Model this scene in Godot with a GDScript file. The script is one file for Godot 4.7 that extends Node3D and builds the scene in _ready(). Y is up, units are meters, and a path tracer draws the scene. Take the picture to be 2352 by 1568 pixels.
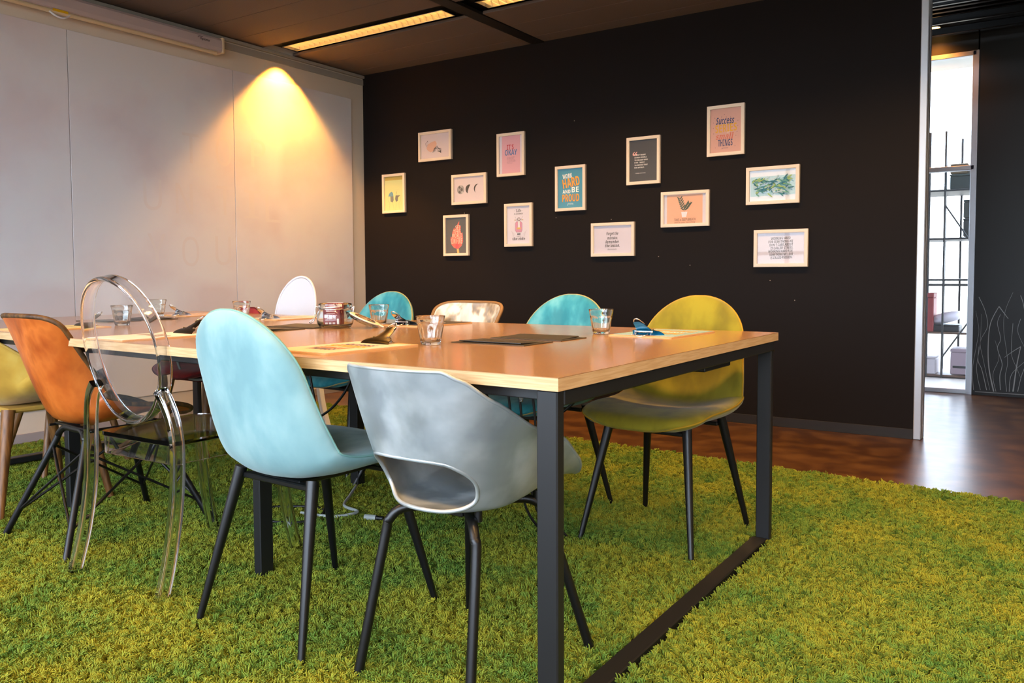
extends Node3D
# A meeting room: long beech table with odd chairs on a green shag rug, whiteboard wall, dark wall with framed prints.
# x runs along the dark wall, z out of it into the room, y up; the corner of whiteboard wall and dark wall is the origin.

const CEIL := 2.606
const TOP := 0.74
const LAMP := 0.62
var rng := RandomNumberGenerator.new()
var M := {}
var taken := {}

# ---------------------------------------------------------------- mesh collector
class G:
	var v := PackedVector3Array()
	var n := PackedVector3Array()
	var idx := PackedInt32Array()
	func tri(a: Vector3, b: Vector3, c: Vector3) -> void: # counter-clockwise seen from outside
		var m := (b - a).cross(c - a).normalized()
		var k := v.size()
		v.append(a); v.append(b); v.append(c)
		n.append(m); n.append(m); n.append(m)
		idx.append(k); idx.append(k + 2); idx.append(k + 1)
	func quad(a: Vector3, b: Vector3, c: Vector3, d: Vector3) -> void:
		tri(a, b, c); tri(a, c, d)
	func patch(g: Array, flip := false, closed_j := false, closed_i := false, keep = null) -> void:
		var ni: int = g.size()
		var nj: int = g[0].size()
		var k := v.size()
		var nn := PackedVector3Array()
		nn.resize(ni * nj)
		for i in ni:
			for j in nj:
				v.append(g[i][j])
		for i in (ni if closed_i else ni - 1):
			var i2 := (i + 1) % ni
			for j in (nj if closed_j else nj - 1):
				var j2 := (j + 1) % nj
				if keep != null and not keep[i][j]: continue
				var a := i * nj + j
				var b := i * nj + j2
				var c := i2 * nj + j2
				var d := i2 * nj + j
				var m := (v[k + b] - v[k + a]).cross(v[k + c] - v[k + a]) + (v[k + c] - v[k + a]).cross(v[k + d] - v[k + a])
				if flip: m = -m
				nn[a] += m; nn[b] += m; nn[c] += m; nn[d] += m
				if flip:
					idx.append_array([k + a, k + b, k + c, k + a, k + c, k + d])
				else:
					idx.append_array([k + a, k + c, k + b, k + a, k + d, k + c])
		for q in nn: n.append(q.normalized() if q.length_squared() > 0.0 else Vector3.UP)
	func box(c: Vector3, s: Vector3, b := 0.002, bas := Basis.IDENTITY) -> void:
		var h := s * 0.5
		b = minf(b, minf(h.x, minf(h.y, h.z)) * 0.9)
		var p := {}
		for sx in [-1, 1]:
			for sy in [-1, 1]:
				for sz in [-1, 1]:
					var o := Vector3(sx * h.x, sy * h.y, sz * h.z)
					p[[sx, sy, sz, 0]] = c + bas * (o - Vector3(0, sy * b, sz * b))
					p[[sx, sy, sz, 1]] = c + bas * (o - Vector3(sx * b, 0, sz * b))
					p[[sx, sy, sz, 2]] = c + bas * (o - Vector3(sx * b, sy * b, 0))
		for s1 in [-1, 1]:
			_q(p[[s1, -1, -1, 0]], p[[s1, 1, -1, 0]], p[[s1, 1, 1, 0]], p[[s1, -1, 1, 0]], s1 < 0)
			_q(p[[-1, s1, -1, 1]], p[[-1, s1, 1, 1]], p[[1, s1, 1, 1]], p[[1, s1, -1, 1]], s1 < 0)
			_q(p[[-1, -1, s1, 2]], p[[1, -1, s1, 2]], p[[1, 1, s1, 2]], p[[-1, 1, s1, 2]], s1 < 0)
			if b > 0.0:
				for s2 in [-1, 1]:
					_q(p[[s1, s2, -1, 0]], p[[s1, s2, -1, 1]], p[[s1, s2, 1, 1]], p[[s1, s2, 1, 0]], s1 * s2 < 0)
					_q(p[[s1, -1, s2, 0]], p[[s1, 1, s2, 0]], p[[s1, 1, s2, 2]], p[[s1, -1, s2, 2]], s1 * s2 < 0)
					_q(p[[-1, s1, s2, 1]], p[[-1, s1, s2, 2]], p[[1, s1, s2, 2]], p[[1, s1, s2, 1]], s1 * s2 < 0)
					for s3 in [-1, 1]:
						if s1 * s2 * s3 > 0: tri(p[[s1, s2, s3, 0]], p[[s1, s2, s3, 1]], p[[s1, s2, s3, 2]])
						else: tri(p[[s1, s2, s3, 0]], p[[s1, s2, s3, 2]], p[[s1, s2, s3, 1]])
	func _q(a, b, c, d, flip) -> void:
		if flip: quad(a, d, c, b)
		else: quad(a, b, c, d)
	# a tube through points; r is a number or one radius per point
	func tube(pts: Array, r, sides := 10, caps := true, closed := false) -> void:
		sweep(pts, _ring(sides), r, caps, closed, Vector3.ZERO)
	static func _ring(sides: int) -> PackedVector2Array:
		var ring := PackedVector2Array()
		for j in sides: ring.append(Vector2(cos(TAU * j / sides), sin(TAU * j / sides)))
		return ring
	# sweep section sec along pts; ref fixes the section's y axis
	func sweep(pts: Array, sec: PackedVector2Array, r, caps := true, closed := false, ref := Vector3.ZERO) -> void:
		var g := []
		var num: int = pts.size()
		var up := ref
		for i in num:
			var a: Vector3 = pts[(i - 1 + num) % num] if (closed or i > 0) else pts[i]
			var b: Vector3 = pts[(i + 1) % num] if (closed or i < num - 1) else pts[i]
			var t := (b - a).normalized()
			if up == Vector3.ZERO:
				up = Vector3.UP if absf(t.y) < 0.9 else Vector3.RIGHT
			var side := t.cross(ref if ref != Vector3.ZERO else up).normalized()
			var u2 := side.cross(t).normalized()
			if ref == Vector3.ZERO: up = u2
			var rr: float = r[i] if r is Array else r
			var row := PackedVector3Array()
			for q in sec: row.append(pts[i] + (side * q.x + u2 * q.y) * rr)
			g.append(row)
		patch(g, true, true, closed)
		if caps and not closed:
			for e in [0, num - 1]:
				var m: Vector3 = Vector3.ZERO
				for q in g[e]: m += q
				m /= g[e].size()
				for j in g[e].size():
					var j2: int = (j + 1) % g[e].size()
					if e == 0: tri(m, g[e][j], g[e][j2])
					else: tri(m, g[e][j2], g[e][j])
	# profile of (radius, height), bottom to top
	func lathe(prof: Array, segs := 32, c := Vector3.ZERO, bas := Basis.IDENTITY, wob = null) -> void:
		var g := []
		for q in prof:
			var row := PackedVector3Array()
			for j in segs:
				var a := TAU * j / segs
				var rr: float = q.x
				if wob != null: rr = wob.call(q, a)
				row.append(c + bas * Vector3(rr * cos(a), q.y, -rr * sin(a)))
			g.append(row)
		patch(g, false, true)
	# flat polygon (x, y) extruded from z0 to z1
	func prism(poly: PackedVector2Array, z0: float, z1: float, xf := Transform3D.IDENTITY) -> void:
		if Geometry2D.is_polygon_clockwise(poly): poly.reverse()
		if not Geometry2D.is_polygon_clockwise(poly): pass
		var area := 0.0
		for i in poly.size():
			area += poly[i].cross(poly[(i + 1) % poly.size()])
		if area < 0: poly.reverse()
		var t := Geometry2D.triangulate_polygon(poly)
		for i in range(0, t.size(), 3):
			var a := poly[t[i]]
			var b := poly[t[i + 1]]
			var c := poly[t[i + 2]]
			if (b - a).cross(c - a) < 0:
				var w := b
				b = c
				c = w
			tri(xf * Vector3(a.x, a.y, z1), xf * Vector3(b.x, b.y, z1), xf * Vector3(c.x, c.y, z1))
			tri(xf * Vector3(a.x, a.y, z0), xf * Vector3(c.x, c.y, z0), xf * Vector3(b.x, b.y, z0))
		for i in poly.size():
			var a := poly[i]
			var b := poly[(i + 1) % poly.size()]
			quad(xf * Vector3(a.x, a.y, z0), xf * Vector3(b.x, b.y, z0), xf * Vector3(b.x, b.y, z1), xf * Vector3(a.x, a.y, z1))
	func mesh() -> ArrayMesh:
		var arr := []
		arr.resize(Mesh.ARRAY_MAX)
		arr[Mesh.ARRAY_VERTEX] = v
		arr[Mesh.ARRAY_NORMAL] = n
		arr[Mesh.ARRAY_INDEX] = idx
		var m := ArrayMesh.new()
		m.add_surface_from_arrays(Mesh.PRIMITIVE_TRIANGLES, arr)
		return m

# ---------------------------------------------------------------- scene helpers
func numbered(called: String) -> String:
	if not taken.has(called):
		taken[called] = 0
		return called
	taken[called] += 1
	return "%s_%03d" % [called, taken[called]]

func thing(called: String, label: String, category: String, at := Vector3.ZERO, turn := 0.0, group := "") -> Node3D:
	var o := Node3D.new()
	o.name = numbered(called)
	add_child(o)
	o.position = at
	o.rotation.y = turn
	tag(o, label, category, group)
	return o

func tag(o: Node, label: String, category: String, group := "") -> Node:
	o.set_meta("label", label)
	o.set_meta("category", category)
	if group: o.set_meta("group", group)
	return o

func part(called: String, g, mat: Material, parent: Node, at := Vector3.ZERO) -> MeshInstance3D:
	var o := MeshInstance3D.new()
	o.name = called
	o.mesh = g.mesh() if g is G else g
	o.set_surface_override_material(0, mat)
	o.position = at
	parent.add_child(o, true)
	return o

func struct(called: String, g, mat: Material, label := "", at := Vector3.ZERO) -> MeshInstance3D:
	var o := part(numbered(called), g, mat, self, at)
	o.set_meta("kind", "structure")
	if label: tag(o, label, called.split("_")[0])
	return o

func dup(root: Node3D, at: Vector3, turn: float, label: String) -> Node3D:
	var base: String = String(root.name).rstrip("0123456789").trim_suffix("_")
	var r: Node3D = root.duplicate()
	r.name = numbered(base)
	add_child(r)
	r.position = at
	r.rotation.y = turn
	r.set_meta("label", label)
	return r

func bx(c: Vector3, s: Vector3, b := 0.002, bas := Basis.IDENTITY) -> G:
	var g := G.new()
	g.box(c, s, b, bas)
	return g

func tb(pts: Array, r, sides := 10, closed := false) -> G:
	var g := G.new()
	g.tube(pts, r, sides, true, closed)
	return g

func spl(pts: Array, per := 6) -> Array: # smooth curve through points
	var out := []
	for i in pts.size() - 1:
		var p0: Vector3 = pts[maxi(i - 1, 0)]
		var p3: Vector3 = pts[mini(i + 2, pts.size() - 1)]
		for k in per: out.append(pts[i].cubic_interpolate(pts[i + 1], p0, p3, float(k) / per))
	out.append(pts[-1])
	return out

func rrect(w: float, h: float, r: float, k := 3) -> PackedVector2Array:
	var p := PackedVector2Array()
	for q in [[1, 1, 0], [-1, 1, 1], [-1, -1, 2], [1, -1, 3]]:
		for i in k + 1:
			var a: float = PI / 2 * (q[2] + float(i) / k)
			p.append(Vector2(q[0] * (w / 2 - r) + r * cos(a), q[1] * (h / 2 - r) + r * sin(a)))
	return p

func mat(c: Color, rough := 0.6, metal := 0.0) -> StandardMaterial3D:
	var m := StandardMaterial3D.new()
	m.albedo_color = c
	m.roughness = rough
	m.metallic = metal
	return m

func noise_tex(freq: float, cols: Array, offs: Array, sd := 1, oct := 4, size := 256, type := FastNoiseLite.TYPE_SIMPLEX_SMOOTH) -> NoiseTexture2D:
	var f := FastNoiseLite.new()
	f.seed = sd
	f.frequency = freq
	f.fractal_octaves = oct
	f.noise_type = type
	var t := NoiseTexture2D.new()
	t.noise = f
	t.width = size
	t.height = size
	t.seamless = true
	var gr := Gradient.new()
	gr.offsets = PackedFloat32Array(offs)
	gr.colors = PackedColorArray(cols)
	t.color_ramp = gr
	return t

func tri_mat(tex: Texture2D, sc: Vector3, rough := 0.6, world := false) -> StandardMaterial3D:
	var m := mat(Color.WHITE, rough)
	m.albedo_texture = tex
	m.uv1_triplanar = true
	m.uv1_world_triplanar = world
	m.uv1_scale = sc
	return m

func relief(m: StandardMaterial3D, freq: float, cm: float, sd := 7) -> StandardMaterial3D:
	m.heightmap_enabled = true
	m.heightmap_texture = noise_tex(freq, [Color.BLACK, Color.WHITE], [0.0, 1.0], sd, 3)
	m.heightmap_scale = cm
	return m

func velvet(a: Color, b: Color, c: Color, sd: int) -> StandardMaterial3D:
	var m := tri_mat(noise_tex(0.012, [a, b, c], [0.25, 0.5, 0.75], sd, 5), Vector3(2.2, 1.4, 2.2), 0.85)
	m.rim_enabled = true
	m.rim = 0.35
	m.rim_tint = 0.9
	return m

func glass(c: Color, sc := 0.05) -> StandardMaterial3D:
	var m := mat(c, 0.02)
	m.transparency = BaseMaterial3D.TRANSPARENCY_ALPHA
	m.refraction_enabled = true
	m.refraction_scale = sc
	return m

func pane(a := 0.04) -> StandardMaterial3D:
	var m := mat(Color(1, 1, 1, a), 0.02)
	m.transparency = BaseMaterial3D.TRANSPARENCY_ALPHA
	return m

func glow(c: Color, e: float) -> StandardMaterial3D:
	var m := mat(c, 0.5)
	m.emission_enabled = true
	m.emission = c
	m.emission_energy_multiplier = e
	return m

# ---------------------------------------------------------------- lettering on flat print
func text_mesh(s: String, w: float, h: float, bold := true, serif := false, slant := 0.0) -> ArrayMesh:
	var f := SystemFont.new()
	f.font_names = PackedStringArray(["Droid Serif" if serif else "Droid Sans"])
	f.font_weight = 700 if bold else 400
	var t := TextMesh.new()
	t.text = s
	t.font = f
	t.font_size = 48
	t.pixel_size = 0.01
	t.depth = 0.0
	t.curve_step = 2.0
	var a: Array = t.surface_get_arrays(0)
	var vs: PackedVector3Array = a[Mesh.ARRAY_VERTEX]
	var lo := Vector2(1e9, 1e9)
	var hi := -lo
	for i in vs.size():
		vs[i].x += vs[i].y * slant
		lo = lo.min(Vector2(vs[i].x, vs[i].y))
		hi = hi.max(Vector2(vs[i].x, vs[i].y))
	var c := (lo + hi) / 2
	var k := Vector2(w, h) / (hi - lo)
	for i in vs.size():
		vs[i] = Vector3((vs[i].x - c.x) * k.x, (vs[i].y - c.y) * k.y, 0)
	var arr := []
	arr.resize(Mesh.ARRAY_MAX)
	arr[Mesh.ARRAY_VERTEX] = vs
	arr[Mesh.ARRAY_NORMAL] = a[Mesh.ARRAY_NORMAL]
	arr[Mesh.ARRAY_INDEX] = a[Mesh.ARRAY_INDEX]
	var m := ArrayMesh.new()
	m.add_surface_from_arrays(Mesh.PRIMITIVE_TRIANGLES, arr)
	return m

var ink_mats := {}
func ink(c: Color) -> StandardMaterial3D:
	if not ink_mats.has(c): ink_mats[c] = mat(c, 0.75)
	return ink_mats[c]

# ---------------------------------------------------------------- seat shells
func cr(a: Array, t: float) -> float:
	var k := a.size() - 1
	var i := clampi(int(t), 0, k - 1)
	return cubic_interpolate(a[i], a[i + 1], a[maxi(i - 1, 0)], a[mini(i + 2, k)], t - i)

# One padded or hard shell running from the front edge of the seat up to the top of the back.
# z, y: profile; w: half width; cu: how far the edges curl towards the sitter. Returns [upper grid, lower grid].
func shell(z: Array, y: Array, w: Array, cu: Array, cap0: float, n0: float, cap1: float, n1: float, thick: float, ns := 44, nu := 28, sharp := 8.0, curlp := 2.3) -> Array:
	var k := z.size() - 1
	var tab := [0.0]
	var steps := 240
	for i in steps:
		var t0 := float(i) / steps * k
		var t1 := float(i + 1) / steps * k
		tab.append(tab[-1] + Vector2(cr(z, t1) - cr(z, t0), cr(y, t1) - cr(y, t0)).length())
	var L: float = tab[-1]
	var mid := []
	var cf := []
	for i in ns + 1:
		var s: float = (0.5 - 0.5 * cos(PI * i / ns)) * L
		s = clampf(s, 0.00001, L - 0.00001)
		var q := 0
		while q < steps - 1 and tab[q + 1] < s: q += 1
		var t: float = (q + (s - tab[q]) / maxf(tab[q + 1] - tab[q], 1e-6)) / steps * k
		var f := 1.0
		if s < cap0: f *= pow(1.0 - pow(1.0 - s / cap0, n0), 1.0 / n0)
		if L - s < cap1: f *= pow(1.0 - pow(1.0 - (L - s) / cap1, n1), 1.0 / n1)
		var dz := cr(z, minf(t + 0.02, k)) - cr(z, maxf(t - 0.02, 0))
		var dy := cr(y, minf(t + 0.02, k)) - cr(y, maxf(t - 0.02, 0))
		var nrm := Vector3(0, -dz, dy).normalized()
		var row := PackedVector3Array()
		for j in nu + 1:
			var u := sin(PI / 2 * (2.0 * j / nu - 1.0))
			row.append(Vector3(u * f * cr(w, t), cr(y, t), cr(z, t)) + nrm * cr(cu, t) * pow(absf(u * f), curlp))
		mid.append(row)
		cf.append(f)
	var up := []
	var lo := []
	for i in ns + 1:
		var ra := PackedVector3Array()
		var rb := PackedVector3Array()
		for j in nu + 1:
			var u := sin(PI / 2 * (2.0 * j / nu - 1.0))
			var du: Vector3 = mid[i][mini(j + 1, nu)] - mid[i][maxi(j - 1, 0)]
			var i0 := clampi(i, 1, ns - 1)
			var ds: Vector3 = mid[i0 + 1][j] - mid[i0 - 1][j]
			var nr := du.cross(ds).normalized()
			var th := thick / 2 * pow(maxf(0.0, 1.0 - pow(absf(u), sharp)), 0.5) * minf(1.0, pow(cf[i], 0.8) * 1.15)
			ra.append(mid[i][j] + nr * th)
			rb.append(mid[i][j] - nr * th)
		up.append(ra)
		lo.append(rb)
	return [up, lo]

func edge_loop(grid: Array) -> Array:
	var out := []
	var nu: int = grid[0].size() - 1
	for i in range(1, grid.size() - 1): out.append(grid[i][nu])
	for i in range(grid.size() - 2, 0, -1): out.append(grid[i][0])
	return out

# ---------------------------------------------------------------- chairs (facing +z, origin on the floor)
func velvet_chair(label: String, m: Material, at: Vector3, turn: float) -> Node3D:
	var o := thing("velvet_chair", label, "chair", at, turn, "velvet shell chairs at the table")
	var s := shell([0.255, 0.243, 0.145, 0.025, -0.09, -0.168, -0.207, -0.23, -0.25, -0.266, -0.277],
		[0.428, 0.451, 0.463, 0.453, 0.444, 0.462, 0.535, 0.625, 0.72, 0.80, 0.858],
		[0.2, 0.216, 0.228, 0.232, 0.232, 0.229, 0.22, 0.207, 0.196, 0.188, 0.182],
		[0.0, 0.004, 0.016, 0.03, 0.05, 0.064, 0.062, 0.05, 0.036, 0.026, 0.02], 0.1, 2.6, 0.175, 2.1, 0.05, 48, 30, 7.0)
	var g := G.new()
	g.patch(s[0])
	g.patch(s[1], true)
	part("upholstered_shell", g, m, o)
	part("piping", tb(edge_loop(s[0]), 0.0032, 6, true), M[m], o)
	var fr := G.new()
	fr.box(Vector3(0, 0.412, 0.0), Vector3(0.16, 0.014, 0.26), 0.003)
	for k in [-1, 1]:
		fr.box(Vector3(0, 0.408, 0.13 * k), Vector3(0.28, 0.014, 0.026), 0.003)
	part("underframe", fr, M.black, o)
	for sx in [-1, 1]:
		for sz in [-1, 1]:
			part("leg", tb([Vector3(0.145 * sx, 0.43, 0.14 * sz), Vector3(0.211 * sx, 0.006, 0.241 * sz)], [0.0165, 0.0088], 16), M.black, o)
	return o

func hide_chair(label: String, at: Vector3, turn: float, lining: Material, swivel := 0.0, ws := 1.0) -> Node3D:
	var o := thing("leather_chair", label, "chair", at, turn, "leather and cowhide shell chairs")
	var s := shell([0.25, 0.235, 0.13, 0.0, -0.1, -0.172, -0.214, -0.248, -0.279, -0.298, -0.31],
		[0.42, 0.44, 0.452, 0.437, 0.432, 0.458, 0.53, 0.62, 0.72, 0.785, 0.813],
		[0.2, 0.218, 0.232, 0.236, 0.226, 0.208, 0.196, 0.192, 0.196, 0.202, 0.204],
		[0.0, 0.01, 0.03, 0.06, 0.09, 0.115, 0.115, 0.095, 0.066, 0.045, 0.035], 0.09, 3.0, 0.075, 2.8, 0.014, 48, 32, 14.0, 2.6)
	var a := G.new()
	a.patch(s[1], true)
	var sh := [part("leather_shell", a, M.leather, o)]
	var b := G.new()
	b.patch(s[0])
	sh.append(part("cowhide_lining", b, lining, o))
	sh.append(part("edge_binding", tb(edge_loop(s[0]), 0.0085, 8, true), M.hide_brown if lining == M.hide_brown else M.binding, o))
	for q in sh:
		q.rotation.y = swivel
		q.scale.x = ws
	for sz in [-1, 1]:
		for sx in [-1, 1]:
			var p := spl([Vector3(0, 0.408, 0.12 * sz), Vector3(0.06 * sx, 0.408, 0.122 * sz), Vector3(0.094 * sx, 0.385, 0.13 * sz), Vector3(0.112 * sx, 0.34, 0.143 * sz), Vector3(0.235 * sx, 0.006, 0.272 * sz)], 6)
			part("leg", tb(p, 0.0115, 10), M.black, o)
	var low := func(sx: int, sz: int) -> Vector3: return Vector3(0.197 * sx, 0.11, 0.232 * sz)
	var top := func(sx: int, sz: int) -> Vector3: return Vector3(0.112 * sx, 0.345, 0.143 * sz)
	for sx in [-1, 1]:
		for sz in [-1, 1]:
			part("brace_rod", tb([low.call(sx, sz), top.call(sx, -sz)], 0.0048, 6), M.black, o)
			part("brace_rod", tb([low.call(sx, sz), top.call(-sx, sz)], 0.0048, 6), M.black, o)
	var pl := G.new()
	for sz in [-1, 1]:
		pl.box(Vector3(0, 0.418, 0.12 * sz), Vector3(0.26, 0.008, 0.02), 0.002)
	for sx in [-1, 1]:
		pl.tube([Vector3(0.12 * sx, 0.415, -0.15), Vector3(0.12 * sx, 0.415, 0.16)], 0.005, 6)
	part("seat_bracket", pl, M.black, o)
	return o

func oval_chair(called: String, label: String, m: Material, at: Vector3, turn: float) -> Node3D:
	var o := thing(called, label, "chair", at, turn, "")
	# oval back, leaning backwards
	var bas := Basis(Vector3.RIGHT, -0.19)
	var c := Vector3(0, 0.722, -0.222)
	var ring := []
	for i in 72:
		var a := TAU * i / 72
		ring.append(c + bas * Vector3(0.176 * cos(a), 0.218 * sin(a), 0.014 * pow(cos(a), 2)))
	var g := G.new()
	g.sweep(ring, rrect(0.042, 0.011, 0.005), 1.0, false, true, Vector3.ZERO)
	var gr := []
	# section turned so that the broad side faces outwards
	g = G.new()
	var rows := []
	var sec := rrect(0.013, 0.044, 0.005) if m == M.ghost else rrect(0.013, 0.014, 0.005)
	for i in 72:
		var a := TAU * i / 72
		var outw := (bas * Vector3(cos(a) / 0.176, sin(a) / 0.218, 0)).normalized()
		var fw := bas * Vector3(0, 0, 1)
		var row := PackedVector3Array()
		for q in sec: row.append(ring[i] + outw * q.x + fw * q.y)
		rows.append(row)
	g.patch(rows, true, true, true)
	part("oval_rim", g, m, o)
	for side in [0, 1]:
		var grid := []
		for k in 13:
			var row := PackedVector3Array()
			for i in 60:
				var a := TAU * i / 60
				var rr := 0.958 * k / 12.0
				row.append(c + bas * Vector3(0.176 * rr * cos(a), 0.218 * rr * sin(a), 0.014 * pow(rr * cos(a), 2) - 0.004 + side * 0.007))
			grid.append(row)
		gr.append(grid)
	var pg := G.new()
	pg.patch(gr[1], true, true)
	pg.patch(gr[0], false, true)
	pg.patch([gr[0][12], gr[1][12]], false, true)
	part("back_panel", pg, M.clear if m == M.ghost else m, o)
	# seat plate and apron
	var outl := PackedVector2Array()
	for q in [[0.2, 0.2, 0.05, 0], [-0.2, 0.2, 0.05, 1], [-0.185, -0.19, 0.03, 2], [0.185, -0.19, 0.03, 3]]:
		for i in 6:
			var a: float = PI / 2 * (q[3] + i / 5.0)
			outl.append(Vector2(q[0] - signf(q[0]) * q[2] + q[2] * cos(a), q[1] - signf(q[1]) * q[2] + q[2] * sin(a)))
	var sp := G.new()
	sp.prism(outl, 0.449, 0.461, Transform3D(Basis(Vector3(1, 0, 0), Vector3(0, 0, 1), Vector3(0, 1, 0)).scaled(Vector3(1, 1, 1)), Vector3.ZERO))
	var sp2 := G.new()
	for i in sp.v.size() / 3: # the mirrored axes turned the faces inside out
		sp2.tri(sp.v[3 * i], sp.v[3 * i + 2], sp.v[3 * i + 1])
	part("seat", sp2, m, o)
	var ap := G.new()
	var pts := []
	for q in outl: pts.append(Vector3(q.x * 0.97, 0.4195, q.y * 0.97))
	ap.sweep(pts, rrect(0.007, 0.056, 0.002, 1), 1.0, false, true, Vector3.UP)
	part("apron", ap, m, o)
	for sx in [-1, 1]:
		var p := spl([Vector3(0.158 * sx, 0.612, -0.208), Vector3(0.182 * sx, 0.578, -0.206), Vector3(0.203 * sx, 0.52, -0.2), Vector3(0.213 * sx, 0.44, -0.197), Vector3(0.212 * sx, 0.3, -0.203), Vector3(0.213 * sx, 0.15, -0.228), Vector3(0.217 * sx, 0.006, -0.268)], 5)
		var lg := G.new()
		lg.sweep(p, rrect(0.03, 0.036, 0.006), 1.0, true, false, Vector3(0, 0, 1))
		part("leg", lg, m, o)
		var p2 := spl([Vector3(0.196 * sx, 0.446, 0.185), Vector3(0.2 * sx, 0.3, 0.2), Vector3(0.205 * sx, 0.15, 0.222), Vector3(0.212 * sx, 0.006, 0.257)], 5)
		var l2 := G.new()
		l2.sweep(p2, rrect(0.032, 0.034, 0.007), 1.0, true, false, Vector3(0, 0, 1))
		part("leg", l2, m, o)
	return o

func metal_chair(label: String, at: Vector3, turn: float) -> Node3D:
	var o := thing("aluminium_chair", label, "chair", at, turn)
	var na := 120
	var nk := 56
	var mid := []
	var keep := []
	var pc := 0.92 # half angle of the opening
	var tc := 0.215
	var th := 0.225
	for k in nk + 1:
		var row := PackedVector3Array()
		var kr := []
		for j in na:
			var phi := TAU * j / na - PI # 0 is the back
			var kk := float(k) / nk
			if kk > 0.4: # draw the grid on to the rim of the opening
				var q := Vector2(phi / pc, ((kk - 0.4) / 0.6 - tc) / th)
				var e := pow(pow(absf(q.x), 2.6) + pow(absf(q.y), 2.6), 1.0 / 2.6)
				if e > 0.86 and e < 1.0 and absf(phi) < 1.2:
					q /= e
					phi = q.x * pc
					kk = 0.4 + 0.6 * (q.y * th + tc)
				kr.append(e >= 0.93)
			else:
				kr.append(true)
			row.append(tub(phi, kk))
		mid.append(row)
		keep.append(kr)
	var kq := []
	for k in nk:
		var kr := []
		for j in na:
			var j2 := (j + 1) % na
			kr.append(keep[k][j] and keep[k + 1][j] and keep[k][j2] and keep[k + 1][j2])
		kq.append(kr)
	var up := []
	var lo := []
	for k in nk + 1:
		var ra := PackedVector3Array()
		var rb := PackedVector3Array()
		for j in na:
			var k0 := clampi(k, 1, nk - 1)
			var nr: Vector3 = (mid[k0][(j + 1) % na] - mid[k0][(j - 1 + na) % na]).cross(mid[k0 + 1][j] - mid[k0 - 1][j]).normalized()
			ra.append(mid[k][j] + nr * 0.003)
			rb.append(mid[k][j] - nr * 0.003)
		up.append(ra)
		lo.append(rb)
	var g := G.new()
	g.patch(up, false, true, false, kq)
	g.patch(lo, true, true, false, kq)
	part("cast_shell", g, M.alu, o)
	var rim := []
	for j in na: rim.append(mid[nk][j])
	part("shell_rim", tb(rim, 0.0045, 8, true), M.alu, o)
	var hole := []
	for i in 64:
		var a := TAU * i / 64
		var q := Vector2(signf(cos(a)) * pow(absf(cos(a)), 2.0 / 2.6), signf(sin(a)) * pow(absf(sin(a)), 2.0 / 2.6)) * 0.985
		hole.append(tub(q.x * pc, 0.4 + 0.6 * (q.y * th + tc)))
	part("opening_rim", tb(hole, 0.005, 8, true), M.alu, o)
	for sx in [-1, 1]:
		part("leg", tb(spl([Vector3(0.03 * sx, 0.4, -0.06), Vector3(0.1 * sx, 0.402, -0.125), Vector3(0.128 * sx, 0.375, -0.15), Vector3(0.137 * sx, 0.33, -0.158), Vector3(0.168 * sx, 0.006, -0.222)], 6), 0.0115, 12), M.black, o)
		part("leg", tb(spl([Vector3(0.03 * sx, 0.4, 0.06), Vector3(0.09 * sx, 0.402, 0.1), Vector3(0.118 * sx, 0.375, 0.125), Vector3(0.13 * sx, 0.33, 0.136), Vector3(0.195 * sx, 0.006, 0.215)], 6), 0.0115, 12), M.black, o)
	var br := G.new()
	br.box(Vector3(0, 0.4, 0), Vector3(0.08, 0.016, 0.18), 0.003)
	for sx in [-1, 1]:
		for sz in [-1, 1]:
			br.tube([Vector3(0.105 * sx, 0.4, 0.11 * sz), Vector3(0.105 * sx, 0.424, 0.11 * sz)], 0.009, 8)
	part("seat_bracket", br, M.black, o)
	return o

# a point of the metal chair's tub: phi runs round (0 at the back), k from the seat's middle to the rim
func tub(phi: float, k: float) -> Vector3:
	var a := absf(phi)
	var c := cos(phi)
	var sn := sin(phi)
	var rear := smoothstep(-0.4, 0.4, c)
	var base := _oval(sn, c, 0.145, lerpf(0.185, 0.19, rear), 2.2)
	var lip := _oval(sn, c, 0.212, lerpf(0.255, 0.287, rear), 3.0)
	var rim := 0.744 - 0.018 * smoothstep(0.5, 0.75, a) - 0.04 * smoothstep(0.7, 1.1, a) - 0.145 * smoothstep(0.95, 2.0, a) - 0.095 * smoothstep(1.6, 2.7, a)
	if k <= 0.4:
		var t := k / 0.4
		return base * t + Vector3(0, 0.418 + (0.012 + 0.02 * (1.0 - rear)) * t * t, 0)
	var t2 := (k - 0.4) / 0.6
	return base.lerp(lip, pow(t2, 0.8)) + Vector3(0, lerpf(0.43 + 0.02 * (1.0 - rear), rim, pow(t2, 1.15)), 0)

func _oval(sn: float, c: float, ax: float, az: float, e: float) -> Vector3:
	return Vector3(ax * signf(sn) * pow(absf(sn), 2.0 / e), 0, -az * signf(c) * pow(absf(c), 2.0 / e))

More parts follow.
